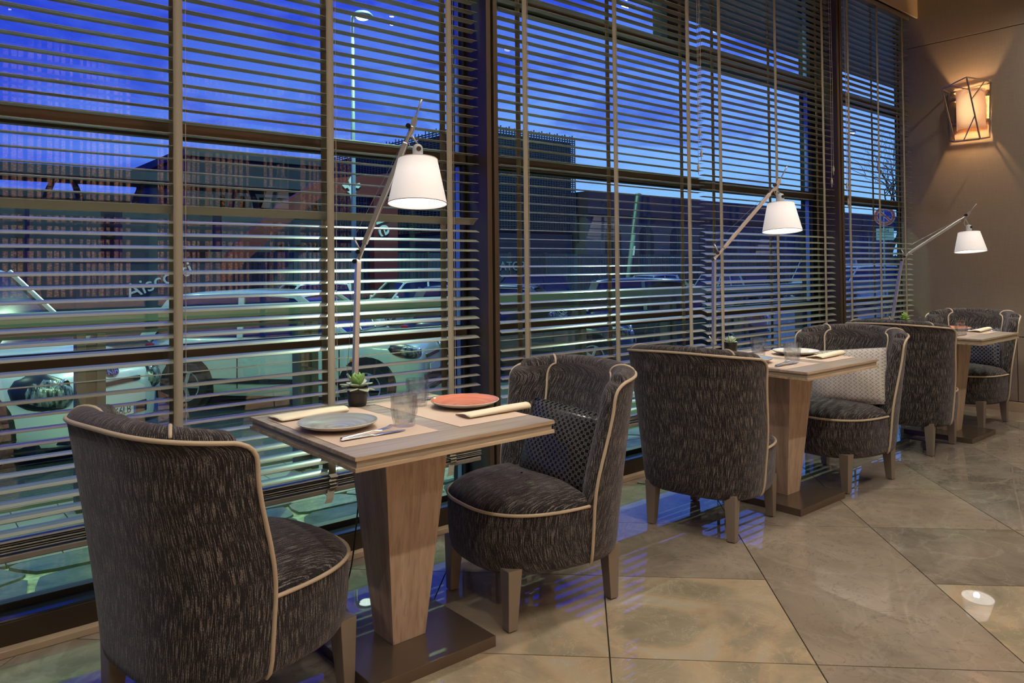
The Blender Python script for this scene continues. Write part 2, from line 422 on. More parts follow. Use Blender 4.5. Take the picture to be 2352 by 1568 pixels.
# window wall: stone skirt, sill, frames, glass
struct(MB().box(-4.0, WX, 2.995, 3.10, 0, .026).build('baseboard_window', M_SOCK, bevel=.003))
ww = MB().box(-4.0, -1.5, 3.08, 3.3, 0, 3.9).build('wall_window', M_FRAME); struct(ww)
lint = MB().box(-4.0, WX, 3.06, 3.3, 3.62, 3.9).build('lintel', M_FRAME); struct(lint)
WIN = [(-1.5, 2.29), (2.49, 5.80), (6.30, 7.66)]
for wi, (a, b_) in enumerate(WIN):
    w = MB().box(a, b_, 3.03, 3.20, .026, .104).build('window_%d' % (wi+1), M_FRAME, bevel=.003); struct(w)
    MB().box(a, b_, 3.033, 3.125, .104, .112).build('sill', M_SILL, w, bevel=.002)
    MB().box(a, b_, 3.125, 3.17, .104, .135).build('glazing_bead', M_BLACK, w, bevel=.002)
    for z0, z1 in ((.918,.975), (1.803,1.862), (2.69,2.765)):
        MB().box(a, b_, 3.09, 3.21, z0, z1).build('transom', M_FRAME2, w, bevel=.003)
        MB().box(a, b_, 3.125, 3.165, z0-.009, z0).build('glazing_bead', M_BLACK, w)
        MB().box(a, b_, 3.125, 3.165, z1, z1+.007).build('glazing_bead', M_BLACK, w)
    if wi < 2:
        MB().box(b_-.012, b_, 3.10, 3.20, .112, 3.62).build('jamb', M_BLACK, w)
    if wi == 1: MB().box(3.94, 4.13, 3.09, 3.21, 2.765, 3.62).build('upper_post', M_BLACK, w)
    if wi == 2: MB().box(7.58, 7.66, 3.10, 3.20, .112, 3.62).build('jamb', M_BLACK, w)
    for z0, z1 in ((.112,.918),(.975,1.803),(1.862,2.69),(2.765,3.62)):
        MB().add([(a,GY,z0),(b_,GY,z0),(b_,GY,z1),(a,GY,z1)], [(0,1,2,3)]).build('pane', M_GLASS, w)
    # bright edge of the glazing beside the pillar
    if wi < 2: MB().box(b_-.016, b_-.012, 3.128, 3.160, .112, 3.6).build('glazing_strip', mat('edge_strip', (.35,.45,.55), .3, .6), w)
for i, (a, b_, ma, mb_) in enumerate([(2.29, 2.49, 2.30, 2.372), (5.80, 6.30, 5.885, 5.972)]):
    p = MB().box(a, b_, 3.100, 3.20, 0.026, 3.9).build('pillar', mat('black_spandrel', (.006,.006,.008), .4)); struct(p)
    w3 = (mb_-ma)
    MB().box(ma, ma+w3*.40, 2.925, 3.100, .0, 3.8).build('mullion_cover', M_FRAME2, p, bevel=.002)
    MB().box(ma+w3*.40, ma+w3*.62, 2.945, 3.100, .0, 3.8).build('mullion_groove', M_BLACK, p)
    MB().box(ma+w3*.62, mb_, 2.925, 3.100, .0, 3.8).build('mullion_cover', M_FRAME2, p, bevel=.002)
pel = MB().box(0, WX, 2.915, 2.93, 3.575, 3.8).build('trim_1', M_PELMET, bevel=.004); struct(pel)

# ================================================================== BLINDS
def slat_mesh(L):
    w, cam_, th = .050, .0028, .0016
    top = [(w*(t-.5), cam_*(1-(2*t-1)**2)) for t in [i/6 for i in range(7)]]
    prof = [(y, z+th/2) for y, z in top] + [(y, z-th/2) for y, z in reversed(top)]
    mb = MB(); rows = [[(x, y, z) for y, z in prof] for x in (0, L)]
    mb.grid(rows, wrap=True); n = len(prof)
    mb.f.append(tuple(range(n))); mb.f.append(tuple(range(n, 2*n))); mb.mi += [0, 0]
    return mb.build('slat', M_SLAT, mesh_only=True, smooth=True, auto=35)
YB = 2.972                      # centre plane of the blinds
PITCH_S = .0472
def blind(x0, x1, tapes, label, tilt_fn, cords, zoff=0., droop=False):
    L = x1-x0; root = thing('venetian_blind', (x0, YB, .33), label, 'blind', 'venetian blinds along the window wall')
    zt = 3.56; me = slat_mesh(L); z = 1.502+zoff
    zs = []
    k0 = int((z-.402)/PITCH_S)
    z = z - k0*PITCH_S
    while z < zt-.03: zs.append(z); z += PITCH_S
    for i, z in enumerate(zs):
        o = link('slat', me, root); o.location = (random.uniform(-.0015,.0015), 0, z-.33)
        o.rotation_euler = (R(tilt_fn(z)), 0, R(random.uniform(-.03,.03)))
    # gathered slats on the rail
    for i in range(5):
        o = link('slat', me, root); o.location = (random.uniform(-.003,.003), random.uniform(-.003,.003), .030+.0085*i); o.rotation_euler = (R(random.uniform(-2,2)),0,0)
    MB().box(0, L, -.026, .026, -.002, .020).build('bottom_rail', M_RAIL, root, bevel=.004)
    MB().box(0, L, -.030, .030, 3.20, 3.245).build('head_rail', M_RAIL, root, bevel=.003)
    for tx in tapes:
        tx -= x0
        for y, wd in ((-.0285, .0165), (.0285, .0165)):
            mb = MB(); n = 60
            rows = []
            for j in range(n+1):
                zz = .075 + (3.20-.075)*j/n; wob = .0016*math.sin(j*1.7+tx*9)
                rows.append([(tx-wd+wob*.3, y+wob*.4, zz), (tx+wd+wob*.3, y+wob*.4, zz)])
            mb.grid(rows); 
            o = mb.build('ladder_tape', M_TAPE, root, smooth=True)
            md = o.modifiers.new('s', 'SOLIDIFY'); md.thickness = .0008
        # tape folded in pleats where the slats lie gathered, with its loose end
        pl = MB(); rows = []
        path = [(-.030,.078),(-.040,.066),(-.030,.060),(-.042,.052),(-.030,.046),(-.043,.038),(-.030,.031),(-.041,.024),(-.031,.016),(-.036,.004),(-.046,-.018),(-.050,-.034)]
        for j, (yy, zz) in enumerate(path):
            sh = .006*math.sin(j*1.3) if j < 9 else -.010*(j-8)
            rows.append([(tx-.0165+sh, yy, zz), (tx+.0165+sh, yy, zz)])
        o = pl.grid(rows).build('tape_pleats', M_TAPE, root); md = o.modifiers.new('s', 'SOLIDIFY'); md.thickness = .0012
        MB().tube([(tx+.030, -.020, .02), (tx+.030, -.020, 3.2)], .0011, 5).build('lift_cord', M_CORD, root)
    for cx, zb in cords:
        c = MB().tube([(cx-x0, -.042, zb), (cx-x0+.003, -.044, (zb+3.2)/2), (cx-x0, -.040, 3.2)], .0016, 6).build('pull_cord', M_CORD, root)
        MB().lathe([(.0015,.030),(.005,.026),(.0045,.018),(.008,.012),(.0085,-.008),(.005,-.016),(.002,-.020),(.0035,-.03),(.0015,-.045)], 10, (cx-x0, -.042, zb)).build('tassel', M_CORD, c, smooth=True)
    return root
def tilt1(z):
    if abs(z-1.502) < .01: return -36
    if z > 1.502: return random.uniform(-1.5, 1.0)
    if abs(z-.888) < .026: return -7
    if .60 < z < .86: return random.uniform(4, 9)
    return random.uniform(13, 17)
def tilt2(z):
    if z > 1.28: return random.uniform(-1.0, 1.5)
    if abs(z-.93) < .026: return 14
    if abs(z-.885) < .022: return -7
    if abs(z-1.19) < .03 : return -1
    return random.uniform(8, 12)
def tilt3(z):
    if z > 1.5: return random.uniform(-1, 2)
    return random.uniform(17, 21)
blind(-.02, 2.262, (.230, .847, 1.465, 2.085), 'venetian blind left of the first dark pillar, one slat tipped steeply halfway up', tilt1, [])
blind(2.400, 4.118, (2.569, 3.262, 3.953), 'venetian blind just right of the first pillar, behind the second and third chairs', tilt2, [(4.035,1.575),(4.068,1.665),(4.052,1.80)], zoff=.012)
blind(4.132, 5.855, (4.298, 4.995, 5.687), 'venetian blind behind the middle table lamp', tilt3, [(5.78,1.60),(5.81,1.70)], zoff=-.010)
blind(5.985, 7.325, (6.112, 6.652, 7.163), 'venetian blind nearest the brown wall, in the corner', tilt3, [(6.045,1.45),(6.030,1.58)], zoff=.006)

# ================================================================== CHAIRS
def outline(xf, w, bk, n=3.0, x0=-.03, N=49):
    a = bk + x0                       # distance from x0 to the rear
    pts = []
    M_ = 120
    for i in range(M_+1):
        ph = PI*i/M_
        c, s_ = math.cos(ph), math.sin(ph)
        x = x0 - a*abs(s_)**(2/n); y = -w*math.copysign(abs(c)**(2/n), c)
        pts.append((x, y))
    if xf > x0:
        pts = [(x0+(xf-x0)*(1-t/10), -w) for t in range(10)] + pts + [(x0+(xf-x0)*(t/10), w) for t in range(1, 11)]
    else:
        q = []
        for i, p in enumerate(pts):
            if p[0] <= xf:
                if not q and i > 0:
                    p0 = pts[i-1]; t = (xf-p0[0])/(p[0]-p0[0]); q.append((xf, p0[1]+(p[1]-p0[1])*t))
                q.append(p)
            elif q:
                p0 = pts[i-1]
                if p0[0] <= xf: t = (xf-p0[0])/(p[0]-p0[0]); q.append((xf, p0[1]+(p[1]-p0[1])*t))
        pts = q
    d = [0]
    for i in range(1, len(pts)): d.append(d[-1]+math.dist(pts[i-1], pts[i]))
    out = []; j = 0
    for k in range(N):
        t = d[-1]*k/(N-1)
        while j < len(d)-2 and d[j+1] < t: j += 1
        f = (t-d[j])/max(1e-9, d[j+1]-d[j])
        out.append((pts[j][0]+(pts[j+1][0]-pts[j][0])*f, pts[j][1]+(pts[j+1][1]-pts[j][1])*f))
    return out, d[-1]
def smst(t): t = max(0, min(1, t)); return t*t*(3-2*t)
SEAMX, ZS = -.065, .402
def xfront(z):
    if z <= ZS: return SEAMX
    x = SEAMX - .072*smst((z-ZS)/.42)
    if z > .800: x -= .065*(1-math.sqrt(max(0, 1-((z-.800)/.0625)**2)))
    return x
def wout(z): return .292 + .064*((z-.2)/.66)
def bout(z): return .290 + .078*max(0, (z-.2)/.66)**1.25
def ztopf(s): return .842 + .026*(1-abs(s)**2.2)
NS = 49
def build_chair():
    root = thing('armchair', (0,0,0), 'x', 'chair', 'slub fabric armchairs at the tables')
    zr = [.184, .190, .205, .24, .30, .36, .402, .45, .50, .56, .62, .68, .73, .77, .80, .82, .838, .850, .858, .862]
    inset = {.184: .030, .190: .014, .205: .004}
    O = []; I = []; U = []
    for z in zr:
        ins = inset.get(z, 0)
        o, lo = outline(xfront(z)-ins*.3, wout(z)-ins, bout(z)-ins, N=NS)
        T = .082 - .012*smst((z-.6)/.26)
        bi_ = bout(z)-T-.008
        i_, li = outline(max(xfront(z)-.012, -bi_+.045), wout(z)-T, bi_, n=2.8, N=NS)
        ro, ri = [], []
        for k in range(NS):
            s_ = 2*k/(NS-1)-1; zz = z
            if z > .5: zz = .5 + (z-.5)*(ztopf(s_)-.5)/(.862-.5)
            ro.append(Vector((o[k][0], o[k][1], zz))); ri.append(Vector((i_[k][0], i_[k][1], zz)))
        O.append(ro); I.append(ri); U.append(lo)
    KC = 6
    def ring(ro, ri, ins, zadd):
        pts = []; uv = []
        def p(a, b_, f, z_): q = a.lerp(b_, f); q.z += z_; return q
        us = 0
        for k in range(NS):
            q = p(ro[k], ri[k], ins, zadd); pts.append(q)
            if k: us += (Vector(pts[-1].xy)-Vector(pts[-2].xy)).length
            uv.append([us, q.z])
        def cap(a, b_, sgn):
            nonlocal us
            A = p(a, b_, ins, zadd); B = p(a, b_, 1-ins, zadd)
            for c in range(1, KC):
                th = PI*c/KC; f = .5*(1-math.cos(th)); q = A.lerp(B, f); q.x += .020*math.sin(th)*(1-2*ins)
                us += .014; pts.append(q); uv.append([us, q.z])
        cap(ro[-1], ri[-1], 1)
        for k in range(NS-1, -1, -1):
            q = p(ro[k], ri[k], 1-ins, zadd)
            us += (Vector(q.xy)-Vector(pts[-1].xy)).length; pts.append(q); uv.append([us, q.z])
        # closing cap
        A = pts[-1].copy(); B = pts[0].copy()
        for c in range(1, KC+1):
            th = PI*c/KC; f = .5*(1-math.cos(th)); q = A.lerp(B, f); q.x += .020*math.sin(th)*(1-2*ins)
            us += .014; pts.append(q); uv.append([us, q.z])
        return pts, uv
    rows = []; uvs = []
    for ro, ri in zip(O, I):
        a, u_ = ring(ro, ri, 0, 0); rows.append(a); uvs.append(u_)
    vlast = 0
    for k in range(1, 7):
        th = PI/2*k/6; a, u_ = ring(O[-1], I[-1], .5*(1-math.cos(th)), .030*math.sin(th))
        vlast += .011
        for q in u_: q[1] = q[1]
        base = uvs[len(zr)-1]
        u_ = [(base[j][0], base[j][1]+vlast) for j in range(len(u_))]
        rows.append(a); uvs.append(u_)
    shell = MB().grid(rows, uvs=[[tuple(q) for q in r] for r in uvs]).build('backrest', M_FAB, root, smooth=True)
    # piping on the outer rim
    path = [O[j][0] for j in range(1, len(zr))] + [O[-1][k] for k in range(1, NS-1)] + [O[j][-1] for j in range(len(zr)-1, 0, -1)]
    c_ = Vector((-.05, 0, 0)); path2 = []
    for p in path:
        d = Vector((p.x-c_.x, p.y, 0)).normalized(); path2.append(p + d*.0015 + Vector((0,0,.002 if p.z > .84 else 0)))
    MB().tube(path2, .0062, 8).build('rim_piping', M_PIPE, root, smooth=True)
    # seams over the inner back
    k1_ = min(range(NS//2), key=lambda q: abs(I[-1][q].y+.175))
    for kk in (k1_, NS-1-k1_):
        pth = []
        for j in range(7, len(zr)):
            i_ = I[j][kk]; o_ = O[j][kk]; d = (i_-o_); d.z = 0; d.normalize(); pth.append(i_ + d*.001)
        A, B = I[-1][kk], O[-1][kk]
        for c in range(1, 9):
            th = PI*c/9; q = A.lerp(B, .5*(1-math.cos(th))); q.z += .0315*math.sin(th); pth.append(q)
        MB().tube(pth, .0048, 8).build('seam_piping', M_PIPE, root, smooth=True)
    # seat body: front apron
    def front(w, a, n=2.7, N=41):
        pts = [(SEAMX, -w)]
        for i in range(N):
            ph = PI*i/(N-1); c, s_ = math.cos(ph), math.sin(ph)
            pts.append((SEAMX+.01 + a*abs(s_)**(2/n), -w*math.copysign(abs(c)**(2/n), c)))
        pts.append((SEAMX, w)); return pts
    ar = []; au = []
    for z, ins in ((.184,.034),(.190,.018),(.205,.007),(.24,.001),(.30,-.004),(.36,-.003),(.395,.0),(.402,.004)):
        w = .290 + .006*((z-.2)/.2) - ins*.8; pts = front(w, .362-ins)
        r_ = [(x, y, z) for x, y in pts]; u = 0; ur = [(0, z)]
        for k in range(1, len(r_)): u += math.dist(r_[k-1][:2], r_[k][:2]); ur.append((u, z))
        ar.append(r_); au.append(ur)
    apron = MB().grid(ar, uvs=au)
    bot = [(x*.96, y*.96, .186) for x, y in front(.262, .33)] + [(-.24, .17, .186), (-.24, -.17, .186)]
    apron.add(bot, [tuple(range(len(bot)))])
    apron.build('seat_apron', M_FAB, root, smooth=True, auto=60)
    # seat top
    fo = front(.293, .359)
    rear = [(x, y) for x, y in outline(SEAMX-.004, .235, .235, N=21)[0]][::-1]
    loop = fo + rear
    tr = []; tu = []
    cx = .04
    for s_ in (1, .985, .955, .90, .82, .70, .55, .38, .2, .02):
        z = ZS - .002 + .070*(1-s_**5)**.62*(.80+.20*(1-s_))
        r_ = [(cx+(x-cx)*s_, y*s_, z + .006*math.cos(x*4)) for x, y in loop]; r_ = [(x, y, zz if s_ < 1 else ZS) for x, y, zz in r_]
        tr.append(r_); tu.append([(y, x) for x, y, z_ in r_])
    MB().grid(tr, uvs=tu, wrap=True).build('seat_cushion', M_FAB, root, smooth=True)
    sp = [(x + (.002 if 0 < i < 41 else 0), y*1.004, ZS+.001) for i, (x, y) in enumerate(front(.296, .364))]
    MB().tube(sp, .0060, 8).build('seat_piping', M_PIPE, root, smooth=True)
    for sx_, sy_ in ((1,1),(1,-1),(-1,1),(-1,-1)):
        ox, oy = (.232 if sx_ > 0 else -.222), sy_*.205
        mb = MB().frustum((ox+.006*sx_, oy+.004*sy_), (.0185,.0185), .004, (ox-.002*sx_, oy), (.029,.029), .215)
        lg = mb.build('leg', M_LEG, root, bevel=.002)
        MB().lathe([(.012,0),(.012,.005)], 12, (ox+.006*sx_, oy+.004*sy_, 0), capb=True, capt=True).build('glide', M_BLKP, lg)
    return root
chair0 = build_chair()
CH = [
 ((.798, 2.270), 12, 'armchair seen from behind at the nearest table, its back filling the lower left corner'),
 ((1.955, 2.23), 173.5, 'armchair facing the nearest table, holding the black checked cushion'),
 ((3.195, 2.27), 10, 'armchair seen from behind at the middle table'),
 ((4.375, 2.225), 175.5, 'armchair facing the middle table, holding the pale patterned cushion'),
 ((5.545, 2.285), 4, 'armchair seen from behind at the table by the brown wall'),
 ((6.70, 2.325), 178, 'armchair against the brown wall, at the farthest table'),
]
for i, ((x, y), h, lab) in enumerate(CH):
    c = chair0 if i == 0 else copy_tree(chair0)
    c.location = (x, y, 0); c.rotation_euler = (0, 0, R(h)); c['label'] = lab
chair0.scale = (1.06, 1.05, 1.0)          # the nearest chair is a shade broader

# ================================================================== TABLES
def build_table():
    root = thing('dining_table', (0,0,0), 'x', 'table', 'square wood-topped dining tables')
    T = .755/2
    t1 = MB().box(-T, T, -.39, .39, .7385, .75).build('tabletop', [M_TOP], root, bevel=.001)
    e = MB()
    e.box(-T-.0006, T+.0006, -.3906, -.389, .7387, .7485); e.box(-T-.0006, T+.0006, .389, .3906, .7387, .7485)
    e.box(-T-.0006, -T+.001, -.39, .39, .7387, .7485); e.box(T-.001, T+.0006, -.39, .39, .7387, .7485)
    e.build('edge_banding', M_TOPEDGE, t1)
    MB().box(-T+.007, T-.007, -.383, .383, .718, .7385).build('recessed_band', M_BAND, root)
    MB().box(-T, T, -.39, .39, .7065, .718).build('lower_top', M_TOPEDGE, root, bevel=.001)
    MB().frustum((-.03,-.045), (.063,.063), .036, (-.03,-.045), (.125,.125), .7065).build('pedestal', M_PED, root, bevel=.0015)
    MB().box(-.03-.2325, -.03+.2325, -.045-.2325, -.045+.2325, 0, .036).build('base_plate', M_PLATE, root, bevel=.0015)
    return root
tab0 = build_table()
TX = [1.386, 3.825, 6.15]; TY = 2.275
for i, (x, lab) in enumerate(zip(TX, ('dining table nearest, with grey and coral plates facing each other', 'dining table in the middle, between the third and fourth chairs', 'dining table farthest away, close to the brown wall'))):
    t = tab0 if i == 0 else copy_tree(tab0)
    t.location = (x, TY, 0); t['label'] = lab

# ------------------------------------------------------------------ table settings
M_MAT = mat('paper_placemat', (.58,.445,.345), .85)
M_NAP = mat('cream_napkin', (.80,.71,.53), .85)
nt, b = nodes(M_NAP); nt.put(b.inputs['Normal'], nt.bump(nt.noise(nt.coord('Object'), scale=900, detail=1), .2, .0005))
M_CUT = mat('polished_steel', (.74,.74,.74), .24, .9)
M_PW = mat('plate_white_glaze', (.70,.655,.58), .22)
def glaze(name, c1, c2):
    m = mat(name, rough=.16); nt, b = nodes(m); co = nt.coord('Object'); x, y, z = nt.sep(co)
    r = nt.math('SQRT', nt.math('ADD', nt.math('MULTIPLY', x, x), nt.math('MULTIPLY', y, y)))
    f = nt.noise(nt.comb(nt.math('MULTIPLY', r, 60.0), nt.math('MULTIPLY', x, 6.0), nt.math('MULTIPLY', y, 6.0)), scale=1, detail=2)
    nt.put(b.inputs['Base Color'], nt.ramp(f, [(.35, c1), (.65, c2)])); return m
G_GREY = glaze('grey_glaze', (.27,.29,.29), (.38,.40,.39)); G_CORAL = glaze('coral_glaze', (.60,.20,.13), (.70,.28,.19))
G_WHITE = glaze('white_glaze', (.66,.64,.59), (.74,.72,.67)); G_BLUE = glaze('pale_blue_glaze', (.33,.40,.46), (.42,.50,.55))
ZT = .7505
def plate(x, y, gz, label):
    root = thing('plate', (x, y, ZT+.0015), label, 'plate', 'plates on the dining tables')
    outer = [(.0,.0),(.055,.0),(.060,.003),(.095,.008),(.120,.0165),(.1285,.0225),(.1300,.0245),(.1293,.0258),(.1272,.0255)]
    MB().lathe([(max(r, .0004), z) for r, z in outer], 56).build('underside', M_PW, root, smooth=True)
    inner = [(.1272,.0255),(.118,.0200),(.100,.0135),(.075,.0085),(.045,.0058),(.0004,.0050)]
    MB().lathe(inner, 56).build('glazed_face', gz, root, smooth=True)
    return root
def tumbler():
    n, rows = 20, 7
    mb = MB(); H = .104; rr_ = random.Random(3)
    def rad(t): return .0355 + .0095*smst(min(1, t*1.5))
    out = []
    for j in range(rows+1):
        t = j/rows; z = .001 + (H-.006)*t; r = rad(t); ro = []
        for k in range(n):
            a = 2*PI*(k+.5*(j % 2))/n
            rr = r + (rr_.uniform(-.0032, .0030) if 0 < j < rows-1 else 0)
            ro.append((rr*math.cos(a), rr*math.sin(a), z))
        out.append(ro)
    for j in range(rows):
        o = len(mb.v)
    vs = [p for r in out for p in r]; fs = []
    for j in range(rows):
        for k in range(n):
            a, b_ = j*n+k, j*n+(k+1)%n; c, d = (j+1)*n+k, (j+1)*n+(k+1)%n
            if j % 2 == 0: fs += [(a, b_, c), (b_, d, c)]
            else: fs += [(a, b_, d), (a, d, c)]
    fs.append(tuple(range(n))[::-1]); mb.add(vs, fs)
    # rim and inside
    R0 = rows*n
    inn = [(.0450,H-.002),(.0446,H),(.0432,H),(.0427,H-.003),(.0405,H*.6),(.0350,H*.25),(.0300,.014),(.0004,.012)]
    base = len(mb.v); vs = []
    for r, z in inn:
        for k in range(n): a = 2*PI*(k+.5*(rows % 2))/n; vs.append((r*math.cos(a), r*math.sin(a), z))
    mb.v += vs; mb.uv += [(0,0)]*len(vs)
    for k in range(n): mb.f.append((R0+k, R0+(k+1)%n, base+(k+1)%n, base+k)); mb.mi.append(0)
    for j in range(len(inn)-1):
        for k in range(n): mb.f.append((base+j*n+k, base+j*n+(k+1)%n, base+(j+1)*n+(k+1)%n, base+(j+1)*n+k)); mb.mi.append(0)
    return mb.build('tumbler', M_TUMB, mesh_only=True)
ME_TUMB = tumbler()
def glass(x, y, label, rz=0):
    o = link('tumbler', ME_TUMB); o.location = (x, y, ZT+.0008); o.rotation_euler = (0,0,rz); tag(o, label, 'glass', 'cut glass tumblers on the tables'); return o
def placemat(x0, x1, label, y0=-.265, y1=.30):
    o = MB().box(x0, x1, y0, y1, 0, .0009).build('placemat', M_MAT); o.location = (0, TY, ZT); tag(o, label, 'placemat', 'paper placemats on the tables'); return o
def fork_mesh():
    mb = MB(); L = .20
    pr = [(0,.0065,.004),(.02,.0075,.0045),(.06,.0055,.004),(.11,.0035,.0035),(.125,.0035,.004),(.135,.009,.002),(.150,.0115,.001)]
    rows = []
    for x, w, z in pr: rows.append([(x,-w,z),(x,-w*.6,z+.0018),(x,w*.6,z+.0018),(x,w,z),(x,w*.6,z-.001),(x,-w*.6,z-.001)])
    mb.grid(rows, wrap=True)
    for k in range(4):
        y = -.0095+.0063*k
        mb.bar((.148, y, .002), (.175, y*.98, .003), .0028, .0016); mb.bar((.175, y*.98, .003), (.198, y*.95, .009), .0022, .0014)
    return mb.build('fork', M_CUT, mesh_only=True, smooth=True, auto=50)
def knife_mesh():
    mb = MB()
    pr = [(0,.0070,.004,.004),(.03,.0080,.005,.005),(.08,.0060,.0045,.004),(.105,.0045,.004,.003),(.112,.0085,.004,.0010),(.16,.0105,.004,.0008),(.20,.0095,.004,.0007),(.222,.004,.004,.0005),(.226,.001,.004,.0004)]
    rows = [[(x,-w,z),(x,-w*.5,z+h),(x,w*.5,z+h),(x,w,z),(x,w*.5,z-h*.7),(x,-w*.5,z-h*.7)] for x, w, z, h in pr]
    mb.grid(rows, wrap=True); mb.f += [tuple(range(6))]; mb.mi += [0]
    return mb.build('knife', M_CUT, mesh_only=True, smooth=True, auto=50)
ME_F, ME_K = fork_mesh(), knife_mesh()
def cutlery(x, y, rz, lf, lk):
    k = link('knife', ME_K); k.location = (x, y, ZT+.0012); k.rotation_euler = (0,0,rz); tag(k, lk, 'knife', 'table knives')
    f = link('fork', ME_F); f.location = (x+.004*math.cos(rz), y+.004*math.cos(rz), ZT+.0060); f.rotation_euler = (0, R(-1.2), rz+R(9)); tag(f, lf, 'fork', 'table forks')
def napkin_mesh(L=.275, W=.085):
    # folded napkin: section in y-z with a soft rounded fold towards -y
    sec = [(W,.0012),(W*.6,.0012),(.02,.0014),(.006,.003),(.0,.010),(.004,.018),(.014,.0235),(.030,.024),(W*.62,.017),(W*.92,.0100),(W,.0085),
           (W,.0068),(W*.9,.0072),(W*.6,.0130),(.032,.0195),(.020,.018),(.012,.012),(.016,.0075),(.03,.0055),(W*.7,.0045),(W,.0040)]
    mb = MB(); rows = []
    for i in range(15):
        t = i/14; x = L*t; k = .62 + .38*smst(t*1.4)
        rows.append([(x + .010*math.sin(y*30)*(1-t)*.4 - (.010*(1-t)*(z > .012)), y*(1.0+.10*(1-t)), .0012+(z-.0012)*k) for y, z in sec])
    mb.grid(rows)
    me = mb.build('napkin', M_NAP, mesh_only=True, smooth=True); return me
ME_N = napkin_mesh()
def napkin(x, y, rz, label, sc=(1,1,1)):
    o = link('napkin', ME_N); o.location = (x, y, ZT+.0012); o.rotation_euler = (0,0,rz); o.scale = sc
    md = o.modifiers.new('s', 'SOLIDIFY'); md.thickness = .0010; tag(o, label, 'napkin', 'folded cream napkins'); return o
# table 1
t = TX[0]
placemat(t-.350, t-.012, 'paper placemat under the grey plate'); placemat(t+.072, t+.372, 'paper placemat under the coral plate')
plate(1.150, 2.268, G_GREY, 'grey glazed plate on the nearest table'); plate(1.690, 2.30, G_CORAL, 'large coral plate on the nearest table')
glass(1.330, 2.150, 'cut glass tumbler in front, beside the fork on the nearest table'); glass(1.560, 2.425, 'cut glass tumbler behind the other one, left of the large coral plate', 1.0)
cutlery(1.065, 2.083, R(-1), 'fork resting on the knife beside the grey plate', 'knife beside the grey plate, under a fork')
cutlery(1.735, 2.510, R(179), 'fork behind the coral plate on the nearest table', 'knife behind the coral plate on the nearest table')
napkin(1.555, 2.085, R(-1), 'rolled cream napkin before the large coral plate')
napkin(1.050, 2.475, R(2), 'flat folded cream napkin behind the grey plate', (.93, 1.35, .85))
# table 2
t = TX[1]
placemat(t-.355, t-.030, 'paper placemat on the middle table, nearer the chair seen from behind'); placemat(t+.065, t+.372, 'paper placemat under the white plate')
plate(3.585, 2.30, G_BLUE, 'pale blue plate mostly hidden behind a chair back'); plate(4.075, 2.300, G_WHITE, 'plain white plate on the middle table')
glass(3.735, 2.130, 'cut glass tumbler beside the fork on the middle table', .5); glass(3.895, 2.430, 'cut glass tumbler nearer the potted succulent on the middle table', 1.6)
cutlery(3.50, 2.085, R(2), 'fork by the tumbler on the middle table', 'knife under the fork on the middle table')
cutlery(4.16, 2.520, R(179), 'fork behind the white plate', 'knife behind the white plate')
napkin(3.965, 2.080, R(2), 'rolled cream napkin before the white plate', (1.05,1.05,1.1))
# table 3
t = TX[2]
placemat(t-.355, t-.030, 'paper placemat on the farthest table, under the fork'); placemat(t+.065, t+.372, 'paper placemat under the farthest coral plate')
plate(6.40, 2.30, G_CORAL, 'coral plate on the farthest table by the brown wall'); 
glass(6.06, 2.115, 'cut glass tumbler beside the fork on the farthest table', .2); glass(6.25, 2.45, 'cut glass tumbler behind, on the farthest table', 1.2)
cutlery(5.84, 2.075, R(2), 'fork on the farthest table', 'knife under the fork on the farthest table')
napkin(6.31, 2.070, R(2), 'rolled cream napkin on the farthest table', (1.02,1.05,1.1))

# ------------------------------------------------------------------ succulents
M_POT = mat('black_pot', (.010,.009,.008), .28); M_SOIL = mat('pot_soil', (.03,.02,.012), .9)
def leaf_mesh(L, W, curl, m, name='leaf', tip=.5):
    rows = []
    for i in range(9):
        t = i/8; w = W*math.sin(PI*min(1, .06+t*.94)**(1.25))**.8 if t < 1 else W*.03
        w = max(w, .0008)
        z = curl*L*(t**2); x = L*t*(1-.25*abs(curl)*t)
        th = .0045*(1-t*.6)
        r_ = []
        for k in range(8):
            a = 2*PI*k/8; r_.append((x - curl*th*math.sin(a), w*math.cos(a), z + th*math.sin(a) + .18*w*math.cos(a)**2))
        rows.append(r_)
    return MB().grid(rows, wrap=True).build(name, m, mesh_only=True, smooth=True)
def plant(x, y, h, r0, leaves, label, ls=1.0):
    root = thing('potted_succulent', (x, y, ZT), label, 'plant', 'succulents in black pots')
    pot = MB().lathe([(.0004,0),(.030,0),(.0335,.004),(.036,.02),(.0375,.045),(.0385,.050),(.0375,.053),(.0385,.056),(.0385,.070),(.036,.070),(.0345,.060),(.0004,.060)], 32).build('pot', M_POT, root, smooth=True, auto=40)
    pot.scale = (r0, r0, h)
    s_ = MB().lathe([(.0355,.061),(.0004,.064)], 20).build('soil', M_SOIL, root); s_.scale = (r0, r0, h)
    for me, n, el_, ht, ph in leaves:
        for k in range(n):
            o = link('leaf', me, root); a = ph + 2*PI*k/n + random.uniform(-.12,.12)
            o.location = (.004*math.cos(a), .004*math.sin(a), .062*h+ht); o.rotation_euler = Euler((0, -R(el_+random.uniform(-6,6)), a))
            o.scale = (random.uniform(.88,1.08)*ls,)*3
    return root
def leafmat(n, c, c2, rough=.35): 
    m = mat(n, rough=rough); nt, b = nodes(m); nt.put(b.inputs['Base Color'], nt.ramp(nt.noise(nt.coord('Object'), scale=45, detail=2), [(.4, c), (.65, c2)])); b.inputs['Subsurface Weight'].default_value = .1
    b.inputs['Subsurface Radius'].default_value = (.005,.01,.003); return m
